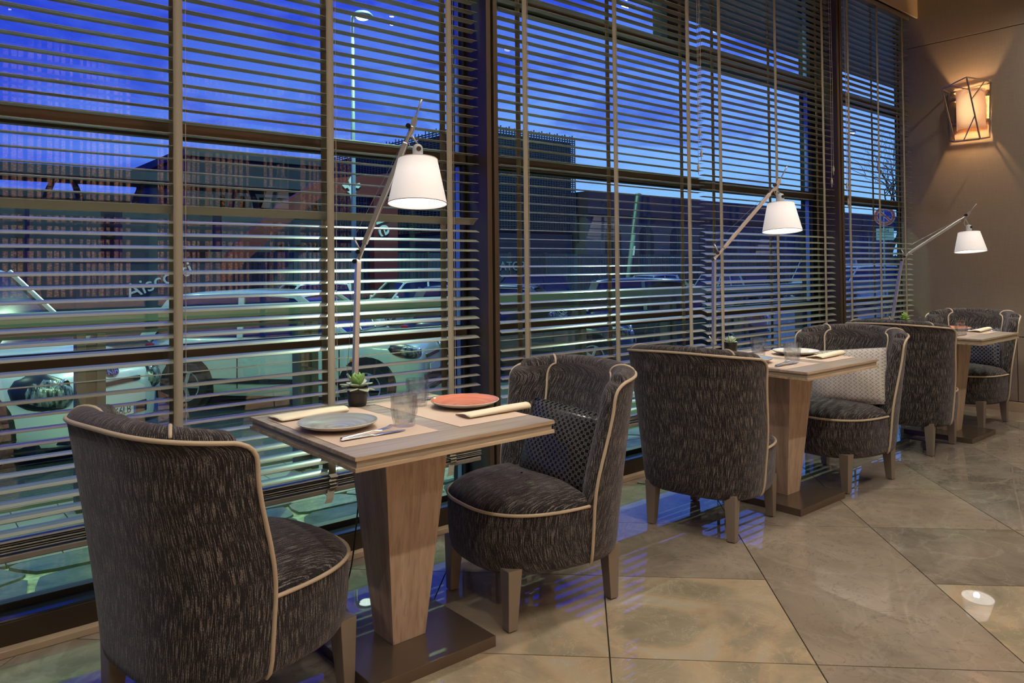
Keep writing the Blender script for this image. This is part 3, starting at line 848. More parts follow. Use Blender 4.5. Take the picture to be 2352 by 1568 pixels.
LG1 = leafmat('green_leaf', (.10,.25,.055), (.24,.42,.12)); LG2 = leafmat('grey_green_leaf', (.30,.36,.26), (.45,.50,.38)); LG3 = leafmat('pale_leaf', (.38,.52,.36), (.58,.70,.52)); LG4 = leafmat('lime_leaf', (.16,.33,.05), (.34,.52,.14))
a1 = leaf_mesh(.047, .0135, .28, LG1); a2 = leaf_mesh(.052, .0150, -.10, LG2); a3 = leaf_mesh(.038, .0075, .25, LG3); a4 = leaf_mesh(.040, .0105, .1, LG4); a5 = leaf_mesh(.040,.011,.3,LG1)
plant(1.400, 2.598, 1.04, 1.02, [(a2, 7, 4, 0, .2), (a2, 6, 20, .004, .7), (a1, 5, 40, .010, .1), (a5, 4, 66, .014, .5)], 'succulent with broad green leaves on the nearest table', 1.25)
plant(3.868, 2.598, .98, 1.0, [(a3, 12, 3, .002, 0), (a3, 10, 22, .004, .3), (a3, 8, 42, .007, .1), (a3, 5, 65, .008, .2)], 'pale flat rosette succulent on the middle table')
plant(6.280, 2.598, .98, 1.0, [(a4, 9, -12, .012, 0), (a4, 9, 10, .016, .3), (a4, 8, 32, .022, .1), (a4, 7, 52, .028, .2), (a4, 5, 72, .034, .2)], 'bushy lime green succulent on the farthest table')

# ------------------------------------------------------------------ cushions
def cushion_mesh(W, H, T, m, name):
    n = 22; rows_a, rows_b, ua = [], [], []
    for i in range(n+1):
        ra, rb, uu = [], [], []
        for j in range(n+1):
            u, v = 2*i/n-1, 2*j/n-1
            e = (1-abs(u)**2.6)*(1-abs(v)**2.6); th = T*max(0, e)**.42
            pin = 1 - .055*(1-u*u)*(abs(v)**3) ; pin2 = 1 - .055*(1-v*v)*(abs(u)**3)
            x, z = W/2*v*pin2, H/2*u*pin
            wr = .004*math.sin(5*u+3*v)*e
            ra.append((x, -th-wr, z)); rb.append((x, th*.8, z)); uu.append((x, z))
        rows_a.append(ra); rows_b.append(rb); ua.append(uu)
    return MB().grid(rows_a, uvs=ua).grid(rows_b, uvs=ua).build(name, m, mesh_only=True, smooth=True)
def check_mat(name, ca, cb, cring, cell, rough=.6):
    m = mat(name, rough=rough); nt, b = nodes(m); uv = nt.mapping(nt.coord('UV'), scale=(1/cell, 1/cell, 1)); x, y, z = nt.sep(uv)
    fx, fy = nt.math('FLOOR', x), nt.math('FLOOR', y)
    par = nt.math('MODULO', nt.math('ABSOLUTE', nt.math('ADD', fx, fy)), 2.0)
    lx = nt.math('ABSOLUTE', nt.math('SUBTRACT', nt.math('FRACT', x), .5)); ly = nt.math('ABSOLUTE', nt.math('SUBTRACT', nt.math('FRACT', y), .5))
    mx = nt.math('MAXIMUM', lx, ly)
    ring = nt.math('MULTIPLY', nt.math('GREATER_THAN', mx, .12), nt.math('LESS_THAN', mx, .34))
    sq = nt.mix(ring, cb, cring)
    nt.put(b.inputs['Base Color'], nt.mix(nt.math('GREATER_THAN', par, .5), ca, sq))
    nt.put(b.inputs['Roughness'], nt.mix(nt.math('GREATER_THAN', par, .5), (.25,.25,.25), (.8,.8,.8))); return m
def ogee_mat():
    m = mat('ogee_fabric', rough=.8); nt, b = nodes(m); uv = nt.mapping(nt.coord('UV'), scale=(1/.030, 1/.022, 1)); x, y, z = nt.sep(uv)
    wv = nt.math('MULTIPLY', nt.math('SINE', nt.math('MULTIPLY', y, 2*PI)), .25)
    u1 = nt.math('ABSOLUTE', nt.math('SUBTRACT', nt.math('FRACT', nt.math('ADD', x, wv)), .5))
    u2 = nt.math('ABSOLUTE', nt.math('SUBTRACT', nt.math('FRACT', nt.math('SUBTRACT', x, wv)), .5))
    l1 = nt.ramp(u1, [(.36, 0.), (.42, 1.)]); 
    l2 = nt.ramp(nt.math('MULTIPLY', u1, u2), [(.0, 1.), (.012, 1.), (.03, 0.)])
    c = nt.mix(l1, (.43,.40,.36), (.185,.168,.155)); c = nt.mix(nt.math('MULTIPLY', l2, .55), c, (.26,.24,.22))
    nt.put(b.inputs['Base Color'], c); return m
M_CK1 = check_mat('black_check_fabric', (.006,.006,.008), (.085,.080,.080), (.008,.008,.010), .0125)
M_CK2 = check_mat('blue_check_fabric', (.010,.012,.028), (.16,.17,.20), (.012,.014,.03), .0145)
def cushion(m, W, H, T, loc, rot, label, mode):
    o = link('cushion', cushion_mesh(W, H, T, m, 'cushion')); o.location = loc; o.rotation_mode = 'XYZ'; o.rotation_euler = rot
    tag(o, label, 'cushion', 'cushions on the armchairs')
    # stitched edge
    e = []; n = 22
    for i in range(0, 4*n):
        s_, t_ = divmod(i, n); q = 2*t_/n-1
        u, v = ((-1, q), (q, 1), (1, -q), (-q, -1))[s_]
        pin = 1 - .055*(1-u*u)*(abs(v)**3); pin2 = 1 - .055*(1-v*v)*(abs(u)**3); e.append((W/2*v*pin2, 0, H/2*u*pin))
    MB().tube(e, .003, 6, closed=True).build('edge_seam', m, o, smooth=True)
    return o
# local -y face looks towards -X world after rz = -90deg
cushion(M_CK1, .36, .30, .045, (2.040, 2.150, .580), (R(-16), R(4), R(-86)), 'black and grey checked cushion in the second chair', 0)
cushion(ogee_mat(), .44, .33, .050, (4.445, 2.175, .600), (R(-20), R(-7), R(-84)), 'pale cushion with a wavy ogee pattern', 0)
cushion(M_CK2, .38, .31, .045, (6.775, 2.28, .595), (R(-16), R(-3), R(-90)), 'dark blue checked cushion in the chair against the wall', 0)

# ------------------------------------------------------------------ table lamps
M_SHADE = emit('lit_lampshade', (1.0,.90,.84), .52, (.8,.76,.72)); 
def shade_mat():
    m = mat('lit_lampshade_cloth', (.75,.72,.69), .8); nt, b = nodes(m); x, y, z = nt.sep(nt.coord('Object'))
    # the bulb sits low in the shade: the cloth glows strongest at mid height
    g = nt.ramp(nt.math('MULTIPLY', z, 1/.178), [(.0, .60), (.40, .80), (.75, 1.0), (1., .72)])
    b.inputs['Emission Color'].default_value = (1.0,.90,.86,1); nt.put(b.inputs['Emission Strength'], nt.math('MULTIPLY', g, .52)); return m
M_SHADE = shade_mat(); M_DIFF = emit('lit_diffuser', (1.0,.97,.93), 1.8)
def table_lamp(base, elbow, joint2, head, tip, axis, ztop, zbot, lever, label, power):
    base, elbow, joint2, head, tip = map(Vector, (base, elbow, joint2, head, tip))
    foot = Vector((base.x, base.y, .760))
    O_ = Vector((base.x, base.y, .706)); L = lambda p: Vector(p)-O_
    root = thing('table_lamp', O_, label, 'lamp', 'chrome jointed table lamps')
    # clamp on the table's rear edge
    cl = MB().box(-.022, .022, -.042, .012, .046, .054).box(-.022, .022, .004, .012, -.024, .054).box(-.018, .018, -.034, .012, -.024, -.016).build('clamp', M_CHROME, root, bevel=.002)
    MB().tube([(0,-.022,-.05),(0,-.022,-.001)], .004, 8).tube([(-.014,-.022,-.05),(.014,-.022,-.05)], .003, 6).build('clamp_screw', M_CHROME, cl)
    MB().tube([L(foot), L(base)+Vector((0,0,-.012))], .0075, 12).tube([(0,0,.052),(0,0,.075)], .012, 12).build('post', M_CHROME, root, smooth=True, auto=40)
    b0 = L(base)
    kn = MB().tube([b0+Vector((-.014,0,0)), b0+Vector((.014,0,0))], .012, 12).build('lower_joint', M_CHROME, root, smooth=True, auto=40)
    lv = L(lever); MB().tube([b0, lv], .0045, 8).build('lever', M_CHROME, kn, smooth=True)
    # lower arm: square tube
    e0 = L(elbow); MB().bar(b0, e0, .021, .021).build('lower_arm', M_CHROME, root, bevel=.003)
    # link between the arms with black knobs
    j2 = L(joint2); el_ = MB().bar(e0, j2, .014, .014).tube([e0+Vector((-.010,0,0)), e0+Vector((.010,0,0))], .011, 12).build('elbow', M_CHROME, root, bevel=.002)
    side = (rt*-1); 
    mid = e0.lerp(j2, .55)
    for p, r_ in ((e0, .0085), (mid, .009)):
        q = p + side*.012 - fw*.006
        MB().tube([q + fw*.006, q - fw*.010], r_, 12).build('knob', M_BLKP, el_, smooth=True, auto=40)
    MB().tube([mid + side*.002, mid + side*.030 + Vector((0,0,.055))], .0042, 8).build('lever', M_CHROME, el_, smooth=True)
    # upper arm
    h = L(head); d = (h-j2).normalized()
    ua = MB().bar(j2, j2 + d*((h-j2).length-.07), .021, .021).bar(j2 + d*((h-j2).length-.075), h, .012, .012).build('upper_arm', M_CHROME, root, bevel=.003)
    MB().tube([b0 + (lv-b0), e0 + side*.010], .0009, 5).build('tension_wire', M_WIRE, root)
    MB().tube([mid + side*.030 + Vector((0,0,.055)), h + side*.006], .0009, 5).build('tension_wire', M_WIRE, root)
    # head fork: lozenge plate, handle rod up, stem down
    ax = L((axis[0], axis[1], ztop)); tp = L(tip)
    up_ = (tp-h).normalized()
    hd_ = MB().tube([h, h+up_*.003], .001, 4)
    hd_ = MB(); w = .011
    loz = [(-.042, .004), (-.026, w), (.026, w), (.045, .003)]
    pl_ = []; 
    perp = up_.cross(fw).normalized()
    rowsA = [[h + up_*s_ + perp*ww + fw*q for ww, q in ((w_, -.003), (w_, .003), (-w_, .003), (-w_, -.003))] for s_, w_ in loz]
    hd_.grid(rowsA, wrap=True); n_ = len(hd_.v); hd_.f += [(0,1,2,3), (n_-4,n_-3,n_-2,n_-1)]; hd_.mi += [0,0]
    hdo = hd_.build('head_joint', M_CHROME, root, bevel=.001)
    MB().tube([h + up_*.04, tp - up_*.02, tp], [.0032,.0038,.0045], 8).build('handle', M_CHROME, hdo, smooth=True)
    kq = h + side*.016; MB().tube([kq + fw*.004, kq - fw*.014], .010, 12).build('knob', M_BLKP, hdo, smooth=True, auto=40)
    sk_top = ax + Vector((0,0,.062))
    MB().tube([h - up_*.030, sk_top], .0032, 8).build('stem', M_CHROME, hdo, smooth=True)
    # socket cap
    sc = MB().lathe([(.0205,.0),(.0205,.036),(.0195,.048),(.0155,.056),(.008,.0605),(.0004,.062)], 24, ax).build('socket', M_SOCKET, root, smooth=True)
    so = ax + Vector((0,0,.040)); dr = (rt*.35 - fw).normalized()
    MB().tube([so + dr*.017, so + dr*.0222], .0095, 16).build('switch_ring', M_BLKP, sc)
    # cable loop
    pts = [sk_top + side*.012 + Vector((0,0,-.012)), sk_top + side*.030 + Vector((0,0,-.010)), sk_top + side*.038 + Vector((0,0,.012)), sk_top + side*.030 + Vector((0,0,.036)), h + side*.010 - up_*.03]
    MB().tube(pts, .0015, 6).build('cable', M_SOCKET, root, smooth=True)
    # shade
    hh = ztop - zbot
    TL = Matrix.Translation((0,0,hh)) @ Matrix.Rotation(R(-6.5), 4, Vector((rt.x, rt.y, 0)).normalized()) @ Matrix.Translation((0,0,-hh))
    sh = MB().lathe([(.115, 0), (.077, hh)], 48).xform(TL).build('lampshade', M_SHADE, root, smooth=True); sh.location = L((axis[0], axis[1], zbot))
    MB().tube([(.1155*math.cos(a*PI/24), .1155*math.sin(a*PI/24), 0) for a in range(48)], .0016, 5, closed=True).xform(TL).build('shade_rim', mat('shade_trim', (.25,.2,.18), .7), sh, smooth=True)
    MB().tube([(.0775*math.cos(a*PI/24), .0775*math.sin(a*PI/24), hh) for a in range(48)], .0014, 5, closed=True).xform(TL).build('shade_rim', mat('shade_trim', (.5,.46,.42), .7), sh, smooth=True)
    MB().lathe([(.0004, .008), (.113, .008)], 40).xform(TL).build('diffuser', M_DIFF, sh)
    MB().lathe([(.0004, hh-.004), (.076, hh-.004)], 40).xform(TL).build('shade_top', M_SHADE, sh)
    light('lamp_bulb', 'SPOT', (axis[0], axis[1], zbot-.006), power*2.4, (1.0,.90,.80), spot_size=R(150), spot_blend=.8, shadow_soft_size=.022)
    return root
table_lamp((1.430,2.674,.862-.055), (1.437,2.656,1.303), (1.456,2.638,1.371), (1.600,2.507,1.832), (1.626,2.482,1.937), (1.616,2.497), 1.701, 1.523, (1.406,2.693,.862), 'chrome table lamp with lit white shade over the nearest table', 5)
table_lamp((3.831,2.690,.805), (3.835,2.682,1.312), (3.879,2.644,1.377), (4.124,2.429,1.753), (4.170,2.389,1.865), (4.142,2.419), 1.643, 1.473, (3.800,2.700,.850), 'chrome table lamp with lit white shade over the middle table', 5)
table_lamp((6.209,2.672,.812), (6.252,2.601,1.304), (6.287,2.571,1.352), (6.651,2.259,1.657), (6.706,2.210,1.747), (6.662,2.254), 1.521, 1.364, (6.170,2.675,.855), 'chrome table lamp reaching in front of the brown wall', 5)
# lamp flexes under the tables
M_FLEX = mat('black_cable', (.008,.008,.008), .4)
for i, x in enumerate((1.47, 3.90, 6.20)):
    pts = [(x, 2.70, .705), (x+.01, 2.72, .45), (x-.04, 2.70, .12), (x-.10, 2.66, .012), (x-.28, 2.52, .006), (x-.42, 2.72, .006), (x-.50, 2.93, .006)]
    sm = []
    for j in range(len(pts)-1):
        for q in range(6): sm.append(Vector(pts[j]).lerp(Vector(pts[j+1]), q/6))
    sm.append(Vector(pts[-1]))
    for _ in range(3): sm = [sm[0]] + [(sm[j-1]+sm[j]*2+sm[j+1])/4 for j in range(1, len(sm)-1)] + [sm[-1]]
    c = MB().tube(sm, .003, 6).build('power_cable', M_FLEX, smooth=True)
    tag(c, ('black lamp cable trailing under the nearest table', 'black lamp cable trailing under the middle table', 'black lamp cable trailing under the farthest table')[i], 'cable', 'lamp cables on the floor')

# ------------------------------------------------------------------ wall sconce
M_BRASS = mat('pale_brass', (.52,.43,.28), .32, .85)
sc = thing('wall_sconce', (WX, 2.49, 2.6), 'brass wireframe wall sconce with a glowing amber cylinder shade', 'wall light')
SO = Vector((WX, 2.49, 2.6)); S = lambda p: Vector(p)-SO
tl, apx, tr_ = (7.25,2.644,2.827), (7.20,2.429,2.885), (7.37,2.294,2.845)
btl, btr, bbr, bbl = (7.432,2.652,2.819), (7.432,2.319,2.849), (7.432,2.335,2.374), (7.432,2.653,2.383)
bl, bm, tr2 = (7.28,2.561,2.347), (7.25,2.351,2.342), (7.37,2.300,2.372)
bars = [(tl,apx),(apx,tr_),(tr_,btr),(tl,btl),(btl,bbl),(btr,bbr),(bbl,bl),(bl,bm),(bm,bbr),(tl,bl),(apx,bm),(btl,btr),(bbl,bbr)]
for a, b_ in bars: MB().bar(S(a), S(b_), .0105, .0105).build('frame_bar', M_BRASS, sc)
def lp(a, b_, t): return Vector(a).lerp(Vector(b_), t)
for a, b_ in ((lp(tl,apx,.30), lp(apx,bm,.20)), (lp(apx,tr_,.75), lp(apx,bm,.36)), (lp(apx,bm,.62), lp(bl,bm,.35))): MB().bar(S(a), S(b_), .0065, .0065).build('frame_bar', M_BRASS, sc)
m = mat('amber_shade', (.7,.40,.2), .7); nt, b = nodes(m); x, y, z = nt.sep(nt.coord('Object'))
rr = nt.math('ADD', nt.math('POWER', nt.math('MULTIPLY', y, 1/.12), 2.0), nt.math('POWER', nt.math('MULTIPLY', z, 1/.18), 2.0))
b.inputs['Emission Strength'].default_value = 1.0
nt.put(b.inputs['Emission Color'], nt.ramp(rr, [(.0, (1.0,.66,.32)), (.45, (.80,.44,.20)), (1.2, (.42,.17,.08))]))
rows = []
for j in range(9):
    z_ = -.175 + .35*j/8; rows.append([(-.115*math.cos(a), .115*math.sin(a), z_) for a in [PI*(k/20-.5) for k in range(21)]])
shd = MB().grid(rows).build('cylinder_shade', m, sc, smooth=True); shd.location = S((7.43, 2.475, 2.635))
md = shd.modifiers.new('s', 'SOLIDIFY'); md.thickness = .002
MB().box(-.03, 0, -.10, .10, -.10, .10).build('backplate', M_BRASS, sc, bevel=.002)
for z_ in (2.72, 2.50):
    MB().bar(S((7.435, 2.33, z_+.03)), S((7.435, 2.64, z_+.03)), .012, .02).build('bracket', M_BRASS, sc)
light('sconce_bulb', 'POINT', (7.36, 2.475, 2.63), 34, (1.0,.60,.28), shadow_soft_size=.02)

# ------------------------------------------------------------------ inside, behind the viewer (seen only as reflections)
M_CHAIN = mat('copper_chain', rough=.45, metal=.0); nt, b = nodes(M_CHAIN); co = nt.coord('Object')
ch = nt.noise(nt.mapping(co, scale=(40, 40, 160)), scale=1, detail=1)
nt.put(b.inputs['Base Color'], nt.ramp(ch, [(.40, (.05,.025,.015)), (.52, (.40,.22,.12)), (.66, (.70,.50,.34))]))
M_DL = emit('downlight_glow', (1.,.9,.75), 10.)
cc = thing('chain_curtain', (2.6, -1.5, 1.02), 'copper chain curtain behind the viewer, mirrored in the window glass', 'curtain')
x = -2.1
while x < 1.5:
    if not (-.80 < x < -.62 or .33 < x < .48):
        w = random.uniform(.018, .045)
        MB().box(x, x+w, -.006, .006, 0, 2.6).build('chain_strand', M_CHAIN, cc)
    x += random.uniform(.04, .085)
MB().box(-2.3, 1.6, -.04, .04, 2.6, 2.66).build('curtain_rail', M_BRASS, cc)
bn = MB().box(-1.0, 5.4, -1.62, -1.34, 0, 1.0).build('low_partition', mat('partition_fabric', (.30,.21,.15), .8), bevel=.02); tag(bn, 'low beige upholstered partition below the chain curtain', 'partition')
for x, y in ((3.0,-1.1),(3.9,-1.15),(5.2,-1.1),(1.9,-1.15)):  # bulbs added to stand in for distant ceiling spots mirrored in the glass
    p = thing('stand_in_bulb', (x, y, 1.84), 'small clear bulb added behind the viewer to mirror as a ceiling spot', 'pendant', 'stand-in bulbs behind the viewer')
    MB().lathe([(.0004,0),(.014,.006),(.018,.018),(.012,.034),(.006,.045)], 14).build('bulb', emit('bulb_glow', (1.,.9,.75), 45.), p, smooth=True)
    MB().tube([(0,0,.04),(0,0,1.96)], .003, 6).build('flex', M_BLKP, p)
for x, y in DOWN:
    d = thing('downlight', (x, y, 3.795), 'recessed ceiling downlight in the row %s' % ('along the windows' if y > 1 else 'over the aisle' if y > -1 else 'over the chain curtain'), 'downlight', 'ceiling downlights ' + ('along the windows' if y > 1 else 'over the aisle' if y > -1 else 'over the chain curtain'))
    MB().lathe([(.024,.0),(.050,-.004),(.055,.0)], 24).build('trim_ring', M_SOCKET, d); MB().lathe([(.0004,-.001),(.024,-.001)], 24).build('lens', M_DL, d)
# ================================================================== OUTSIDE
SW = -.12                       # pavement level
ST = -.80                       # street level, lower than the dining room floor
M_MORT = mat('pale_mortar', rough=.8); nt, b = nodes(M_MORT)
nt.put(b.inputs['Base Color'], nt.ramp(nt.noise(nt.coord('Object'), scale=22, detail=4), [(.35, (.20,.22,.13)), (.65, (.38,.40,.27))]))
M_STONE = mat('slate_stone', rough=.35); nt, b = nodes(M_STONE)
sn = nt.noise(nt.mapping(nt.coord('Object'), scale=(3,3,3)), scale=1.5, detail=8, rough=.65)
nt.put(b.inputs['Base Color'], nt.ramp(sn, [(.35, (.045,.065,.050)), (.5, (.10,.12,.09)), (.7, (.19,.18,.14))])); nt.put(b.inputs['Normal'], nt.bump(sn, .5, .02))
M_PAVER = mat('brick_paver', (.16,.15,.12), .5); M_MOSS = mat('moss_joint', (.05,.10,.02), .9)
M_ASPH = mat('wet_asphalt', rough=.30); nt, b = nodes(M_ASPH); an = nt.noise(nt.coord('Object'), scale=60, detail=3)
nt.put(b.inputs['Base Color'], nt.ramp(an, [(.35, (.022,.028,.032)), (.7, (.075,.085,.09))])); nt.put(b.inputs['Normal'], nt.bump(an, .35, .01))
pv = MB().box(-6, 30, 3.22, 4.30, -.5, SW-.012).build('pavement', M_MORT); struct(pv)
# crazy paving: irregular flat stones
random.seed(21)
nx, ny = 18, 4; gx, gy = .42, .27
V = {}
for i in range(nx+1):
    for j in range(ny+1):
        V[i, j] = (-1.2 + gx*i + (j % 2)*.16 + random.uniform(-.10,.10), 3.24 + gy*j + (random.uniform(-.07,.07) if 0 < j < ny else 0))
for i in range(nx):
    for j in range(ny):
        q = [V[i,j], V[i+1,j], V[i+1,j+1], V[i,j+1]]
        cx_, cy_ = sum(p[0] for p in q)/4, sum(p[1] for p in q)/4
        pl = []
        for k in range(4):
            a, b_ = q[k], q[(k+1)%4]
            for t_ in (.12, .5, .88):
                px, py = a[0]+(b_[0]-a[0])*t_, a[1]+(b_[1]-a[1])*t_
                s_ = .90 if t_ != .5 else .93
                pl.append((cx_+(px-cx_)*s_+random.uniform(-.008,.008), cy_+(py-cy_)*(s_-.03)+random.uniform(-.008,.008)))
        MB().prism(pl, SW-.02, SW+random.uniform(0,.006)).build('paving_stone', M_STONE, pv)
# block pavers with moss between them
bp_ = MB().box(-6, 30, 4.30, 5.30, -.5, SW-.014).build('paver_bed', M_MOSS); struct(bp_)
pme = MB().box(-.115, .115, -.056, .056, 0, .03).build('paver', M_PAVER, mesh_only=True)
for j in range(8):
    for i in range(20):
        o = link('paver', pme, bp_); o.location = (-.6 + .236*i + (.118 if j % 2 else 0), 4.37+.118*j, SW-.03+random.uniform(0,.003))
kb = MB().box(-6, 30, 5.30, 5.42, -.9, SW+.01).build('kerb', mat('kerb_stone', (.18,.18,.15), .6)); struct(kb)
rows = [[(xx, yy, zz) for xx in (-40, 90)] for yy, zz in ((5.42,-.50),(12.0,-.52),(15.0,ST),(80.0,ST))]
st_ = MB().grid(rows).build('street', M_ASPH); struct(st_)
struct(MB().box(-40, 90, 26.9, 28.5, ST, ST+.12).build('far_sidewalk', mat('far_walk', (.09,.10,.09), .5)))

# canopy over the pavement
M_CAN = mat('canopy_soffit', (.045,.085,.09), .6)
cn = MB().box(-3, 14, 3.3, 5.2, 4.06, 4.20).build('canopy', M_CAN); struct(cn)

# pedestrian rail: beam on paired flat posts
M_RAILG = mat('weathered_rail', (.10,.125,.10), .55); M_POSTG = mat('dark_post', (.055,.050,.045), .6)
rl = thing('railing', (0, 5.0, SW), 'weathered timber railing on paired posts along the pavement edge', 'railing')
MB().box(-2.5, 14.5, -.06, .06, 1.085, 1.165).build('top_beam', M_RAILG, rl, bevel=.008)
MB().box(-2.5, 14.5, -.035, .035, 1.02, 1.08).build('under_beam', M_POSTG, rl)
for k in range(-2, 10):
    x = .943 + 1.345*k
    for s_ in (-1, 1):
        MB().box(x+s_*.052-.024, x+s_*.052+.024, -.05, .05, 0, 1.03).build('post', M_POSTG, rl, bevel=.003)
    MB().box(x-.028, x+.028, -.02, .02, .0, 1.0).build('spacer', M_POSTG, rl)

# ------------------------------------------------------------------ cars
M_TYRE = mat('tyre', (.012,.012,.013), .7); M_RIM = mat('alloy_rim', (.55,.57,.58), .3, .7); M_CGLASS = mat('car_glass', (.008,.014,.020), .04); M_CGLASS.node_tree.nodes['Principled BSDF'].inputs['Specular IOR Level'].default_value = .9
M_SEAM = mat('panel_gap', (.005,.006,.006), .6); M_TRIM = mat('car_trim', (.014,.016,.016), .4); M_LAMPG = mat('headlamp_lens', (.17,.20,.18), .32, .3, Coat_Weight=.3)
nt, b = nodes(M_LAMPG); hn = nt.noise(nt.mapping(nt.coord('Object'), scale=(30, 30, 12)), scale=1, detail=2); nt.put(b.inputs['Base Color'], nt.ramp(hn, [(.40, (.03,.04,.035)), (.62, (.30,.34,.30))])); nt.put(b.inputs['Normal'], nt.bump(hn, .6, .03))
M_AMB = mat('amber_lens', (.85,.22,.02), .2); M_REDL = mat('red_lens', (.45,.02,.02), .2); M_PLATE_W = mat('number_plate', (.62,.66,.62), .4); M_EU = mat('plate_blue_band', (.02,.07,.35), .4); M_INK = mat('plate_ink', (.01,.01,.01), .5)
M_BADGE = mat('badge_chrome', (.6,.62,.62), .15, .9)
def paint(name, c, metal=0.): return mat(name, c, .28, metal, Coat_Weight=.8, Coat_Roughness=.04)
P_WHITE = paint('white_paint', (.62,.68,.62)); P_DARK = paint('dark_blue_paint', (.010,.014,.030), .3); P_PALE = paint('pale_paint', (.48,.58,.50)); P_GREY = paint('grey_paint', (.07,.09,.10), .4); P_SILV = paint('silver_paint', (.42,.47,.45), .3)
def car(x, y, z, heading, L, W, H, p, label, belt=.60, hood=.50, ws=(.19,.06), rear=(.46,.40), sub=2, badge=None, plate_txt=None, big_lamp=False, hoodx=.46):
    """x forward; ws = (windscreen foot, windscreen head) as fractions of L from the centre, rear likewise backwards."""
    root = thing('car', (x, y, z), label, 'car', 'parked cars', R(heading))
    hb, hh = H*belt, H*hood
    xs = [-.5, -.49, -.46, -.40, -.25, -.08, .08, ws[0], .30, .38, hoodx, .485, .498]
    def wx(f): return W/2*(1-.32*max(0, (abs(f)-.36)/.14)**2.2)
    def top(f):
        if f <= ws[0]: return hb if f > -.44 else hb*(1-.10*((-.44-f)/.06))
        t = (f-ws[0])/(.5-ws[0]); return hb + (hh-hb)*t**1.3 - H*.10*max(0, (t-.82)/.18)**2
    rows = []
    for f in xs:
        w, t = wx(f), top(f); X = f*L
        half = [(.90*w, .17), (.985*w, .26), (1.0*w, .26+(t-.26)*.45), (.985*w, t-.09), (.93*w, t-.025), (.70*w, t+.012), (0, t+.035)]
        r_ = [(X, -a, c) for a, c in half] + [(X, a, c) for a, c in reversed(half[:-1])]
        rows.append(r_)
    mb = MB().grid(rows); n = len(rows[0])
    mb.f += [tuple(range(n)), tuple(range(len(mb.v)-n, len(mb.v)))]; mb.mi += [0, 0]
    body = mb.build('body', p, root, smooth=True, sub=1)
    # underbody
    MB().box(-L*.45, L*.45, -W*.42, W*.42, .12, .24).build('underbody', M_TRIM, root)
    # cabin glass and roof
    f0, f1, r1, r0 = ws[0]*L, ws[1]*L, -rear[1]*L, -rear[0]*L
    wb, wt = W*.455, W*.375; zt = H-.035
    cb = [(r0, hb-.03), (f0, hb-.03)]
    vs = [(r0,-wb,hb-.03),(f0,-wb,hb-.03),(f0,wb,hb-.03),(r0,wb,hb-.03),(r1,-wt,zt),(f1,-wt,zt),(f1,wt,zt),(r1,wt,zt)]
    MB().add(vs, [(0,1,5,4),(1,2,6,5),(2,3,7,6),(3,0,4,7),(4,5,6,7)]).build('windows', M_CGLASS, root)
    rr = []
    for f in (0, .04, .15, .5, .85, .96, 1):
        X = r1-.05+(f1-r1+.10)*f; cr = .05*(1-(2*f-1)**2); dz = -.045 if f in (0, 1) else 0
        rr.append([(X, a*wt*1.04, zt + b_ + cr + dz) for a, b_ in ((-1,-.045),(-1,-.01),(-.9,.012),(-.5,.026),(0,.03),(.5,.026),(.9,.012),(1,-.01),(1,-.045))])
    MB().grid(rr).build('roof', p, root, smooth=True)
    def pil(a, b_, w): return MB().bar(a, b_, w, .035, upv=(0, 1, 0))
    for s_ in (-1, 1):
        pil((f0+.03, s_*(wb+.002), hb-.05), (f1+.01, s_*(wt+.004), zt+.0), .075).build('front_pillar', p, root, bevel=.01)
        pil((r0, s_*(wb+.002), hb-.05), (r1, s_*(wt+.004), zt), .16).build('rear_pillar', p, root, bevel=.01)
        xm = (f1+r1)/2+.12; pil((xm, s_*(wb+.001), hb-.04), (xm-.04, s_*(wt+.003), zt), .075).build('door_pillar', p, root)
        # panel gaps, handles, sill, mirror, wheels
        yb = W/2*1.003
        for X in (f0-.10, xm, r0+.35): MB().box(X-.004, X+.004, s_*yb-.006, s_*yb+.004, .28, hb-.12).build('door_gap', M_SEAM, root)
        for X in (xm+.12, xm-.75): MB().box(X, X+.17, s_*yb-.01, s_*yb+.020, hb-.19, hb-.165).build('door_handle', p, root, bevel=.006)
        MB().box(-L*.28, L*.26, s_*(yb-.006)-.012, s_*(yb-.006)+.012, .34, .40).build('rubbing_strip', M_TRIM, root, bevel=.005)
        MB().box(L*.27, L*.29, s_*yb-.01, s_*yb+.008, hb-.32, hb-.29).build('side_indicator', M_AMB, root, bevel=.003)
        MB().lathe([(.0004,-.07),(.05,-.06),(.075,0),(.05,.06),(.0004,.07)], 12).xform(Matrix.Translation((f0-.12, s_*(wb+.16), hb+.05)) @ Matrix.Diagonal((.8,1.3,1,1))).build('mirror', p, root, smooth=True)
        for X, nm in ((L*.325, 'front'), (-L*.315, 'rear')):
            wr = .30 if H < 1.6 else .33
            RX = Matrix.Translation((X, s_*W*.455, wr)) @ Matrix.Rotation(R(-90*s_), 4, 'X')
            MB().lathe([(.0004,.0),(wr+.065,.0),(wr+.065,.088),(.0004,.088)], 28).xform(Matrix.Translation((X, s_*W*.445, wr+.02)) @ Matrix.Rotation(R(-90*s_), 4, 'X')).build('wheel_arch', M_SEAM, root)
            wh = MB().lathe([(wr*.66,.0),(wr*.97,.0),(wr,.03),(wr,.09),(wr*.95,.108),(wr*.68,.108),(wr*.66,.09)], 30).xform(RX).build('tyre', M_TYRE, root, smooth=True, auto=40)
            rim = MB().lathe([(wr*.66,.104),(wr*.60,.100),(wr*.58,.075)], 30)
            for k in range(5):
                a = 2*PI*k/5; rim.bar((.02*math.cos(a), .02*math.sin(a), .098), (wr*.62*math.cos(a), wr*.62*math.sin(a), .094), .045, .02)
            rim.lathe([(.045,.09),(.045,.108),(.0004,.112)], 14); rim.xform(RX).build('wheel_rim', M_RIM, wh)
    # front
    nf = L*.498
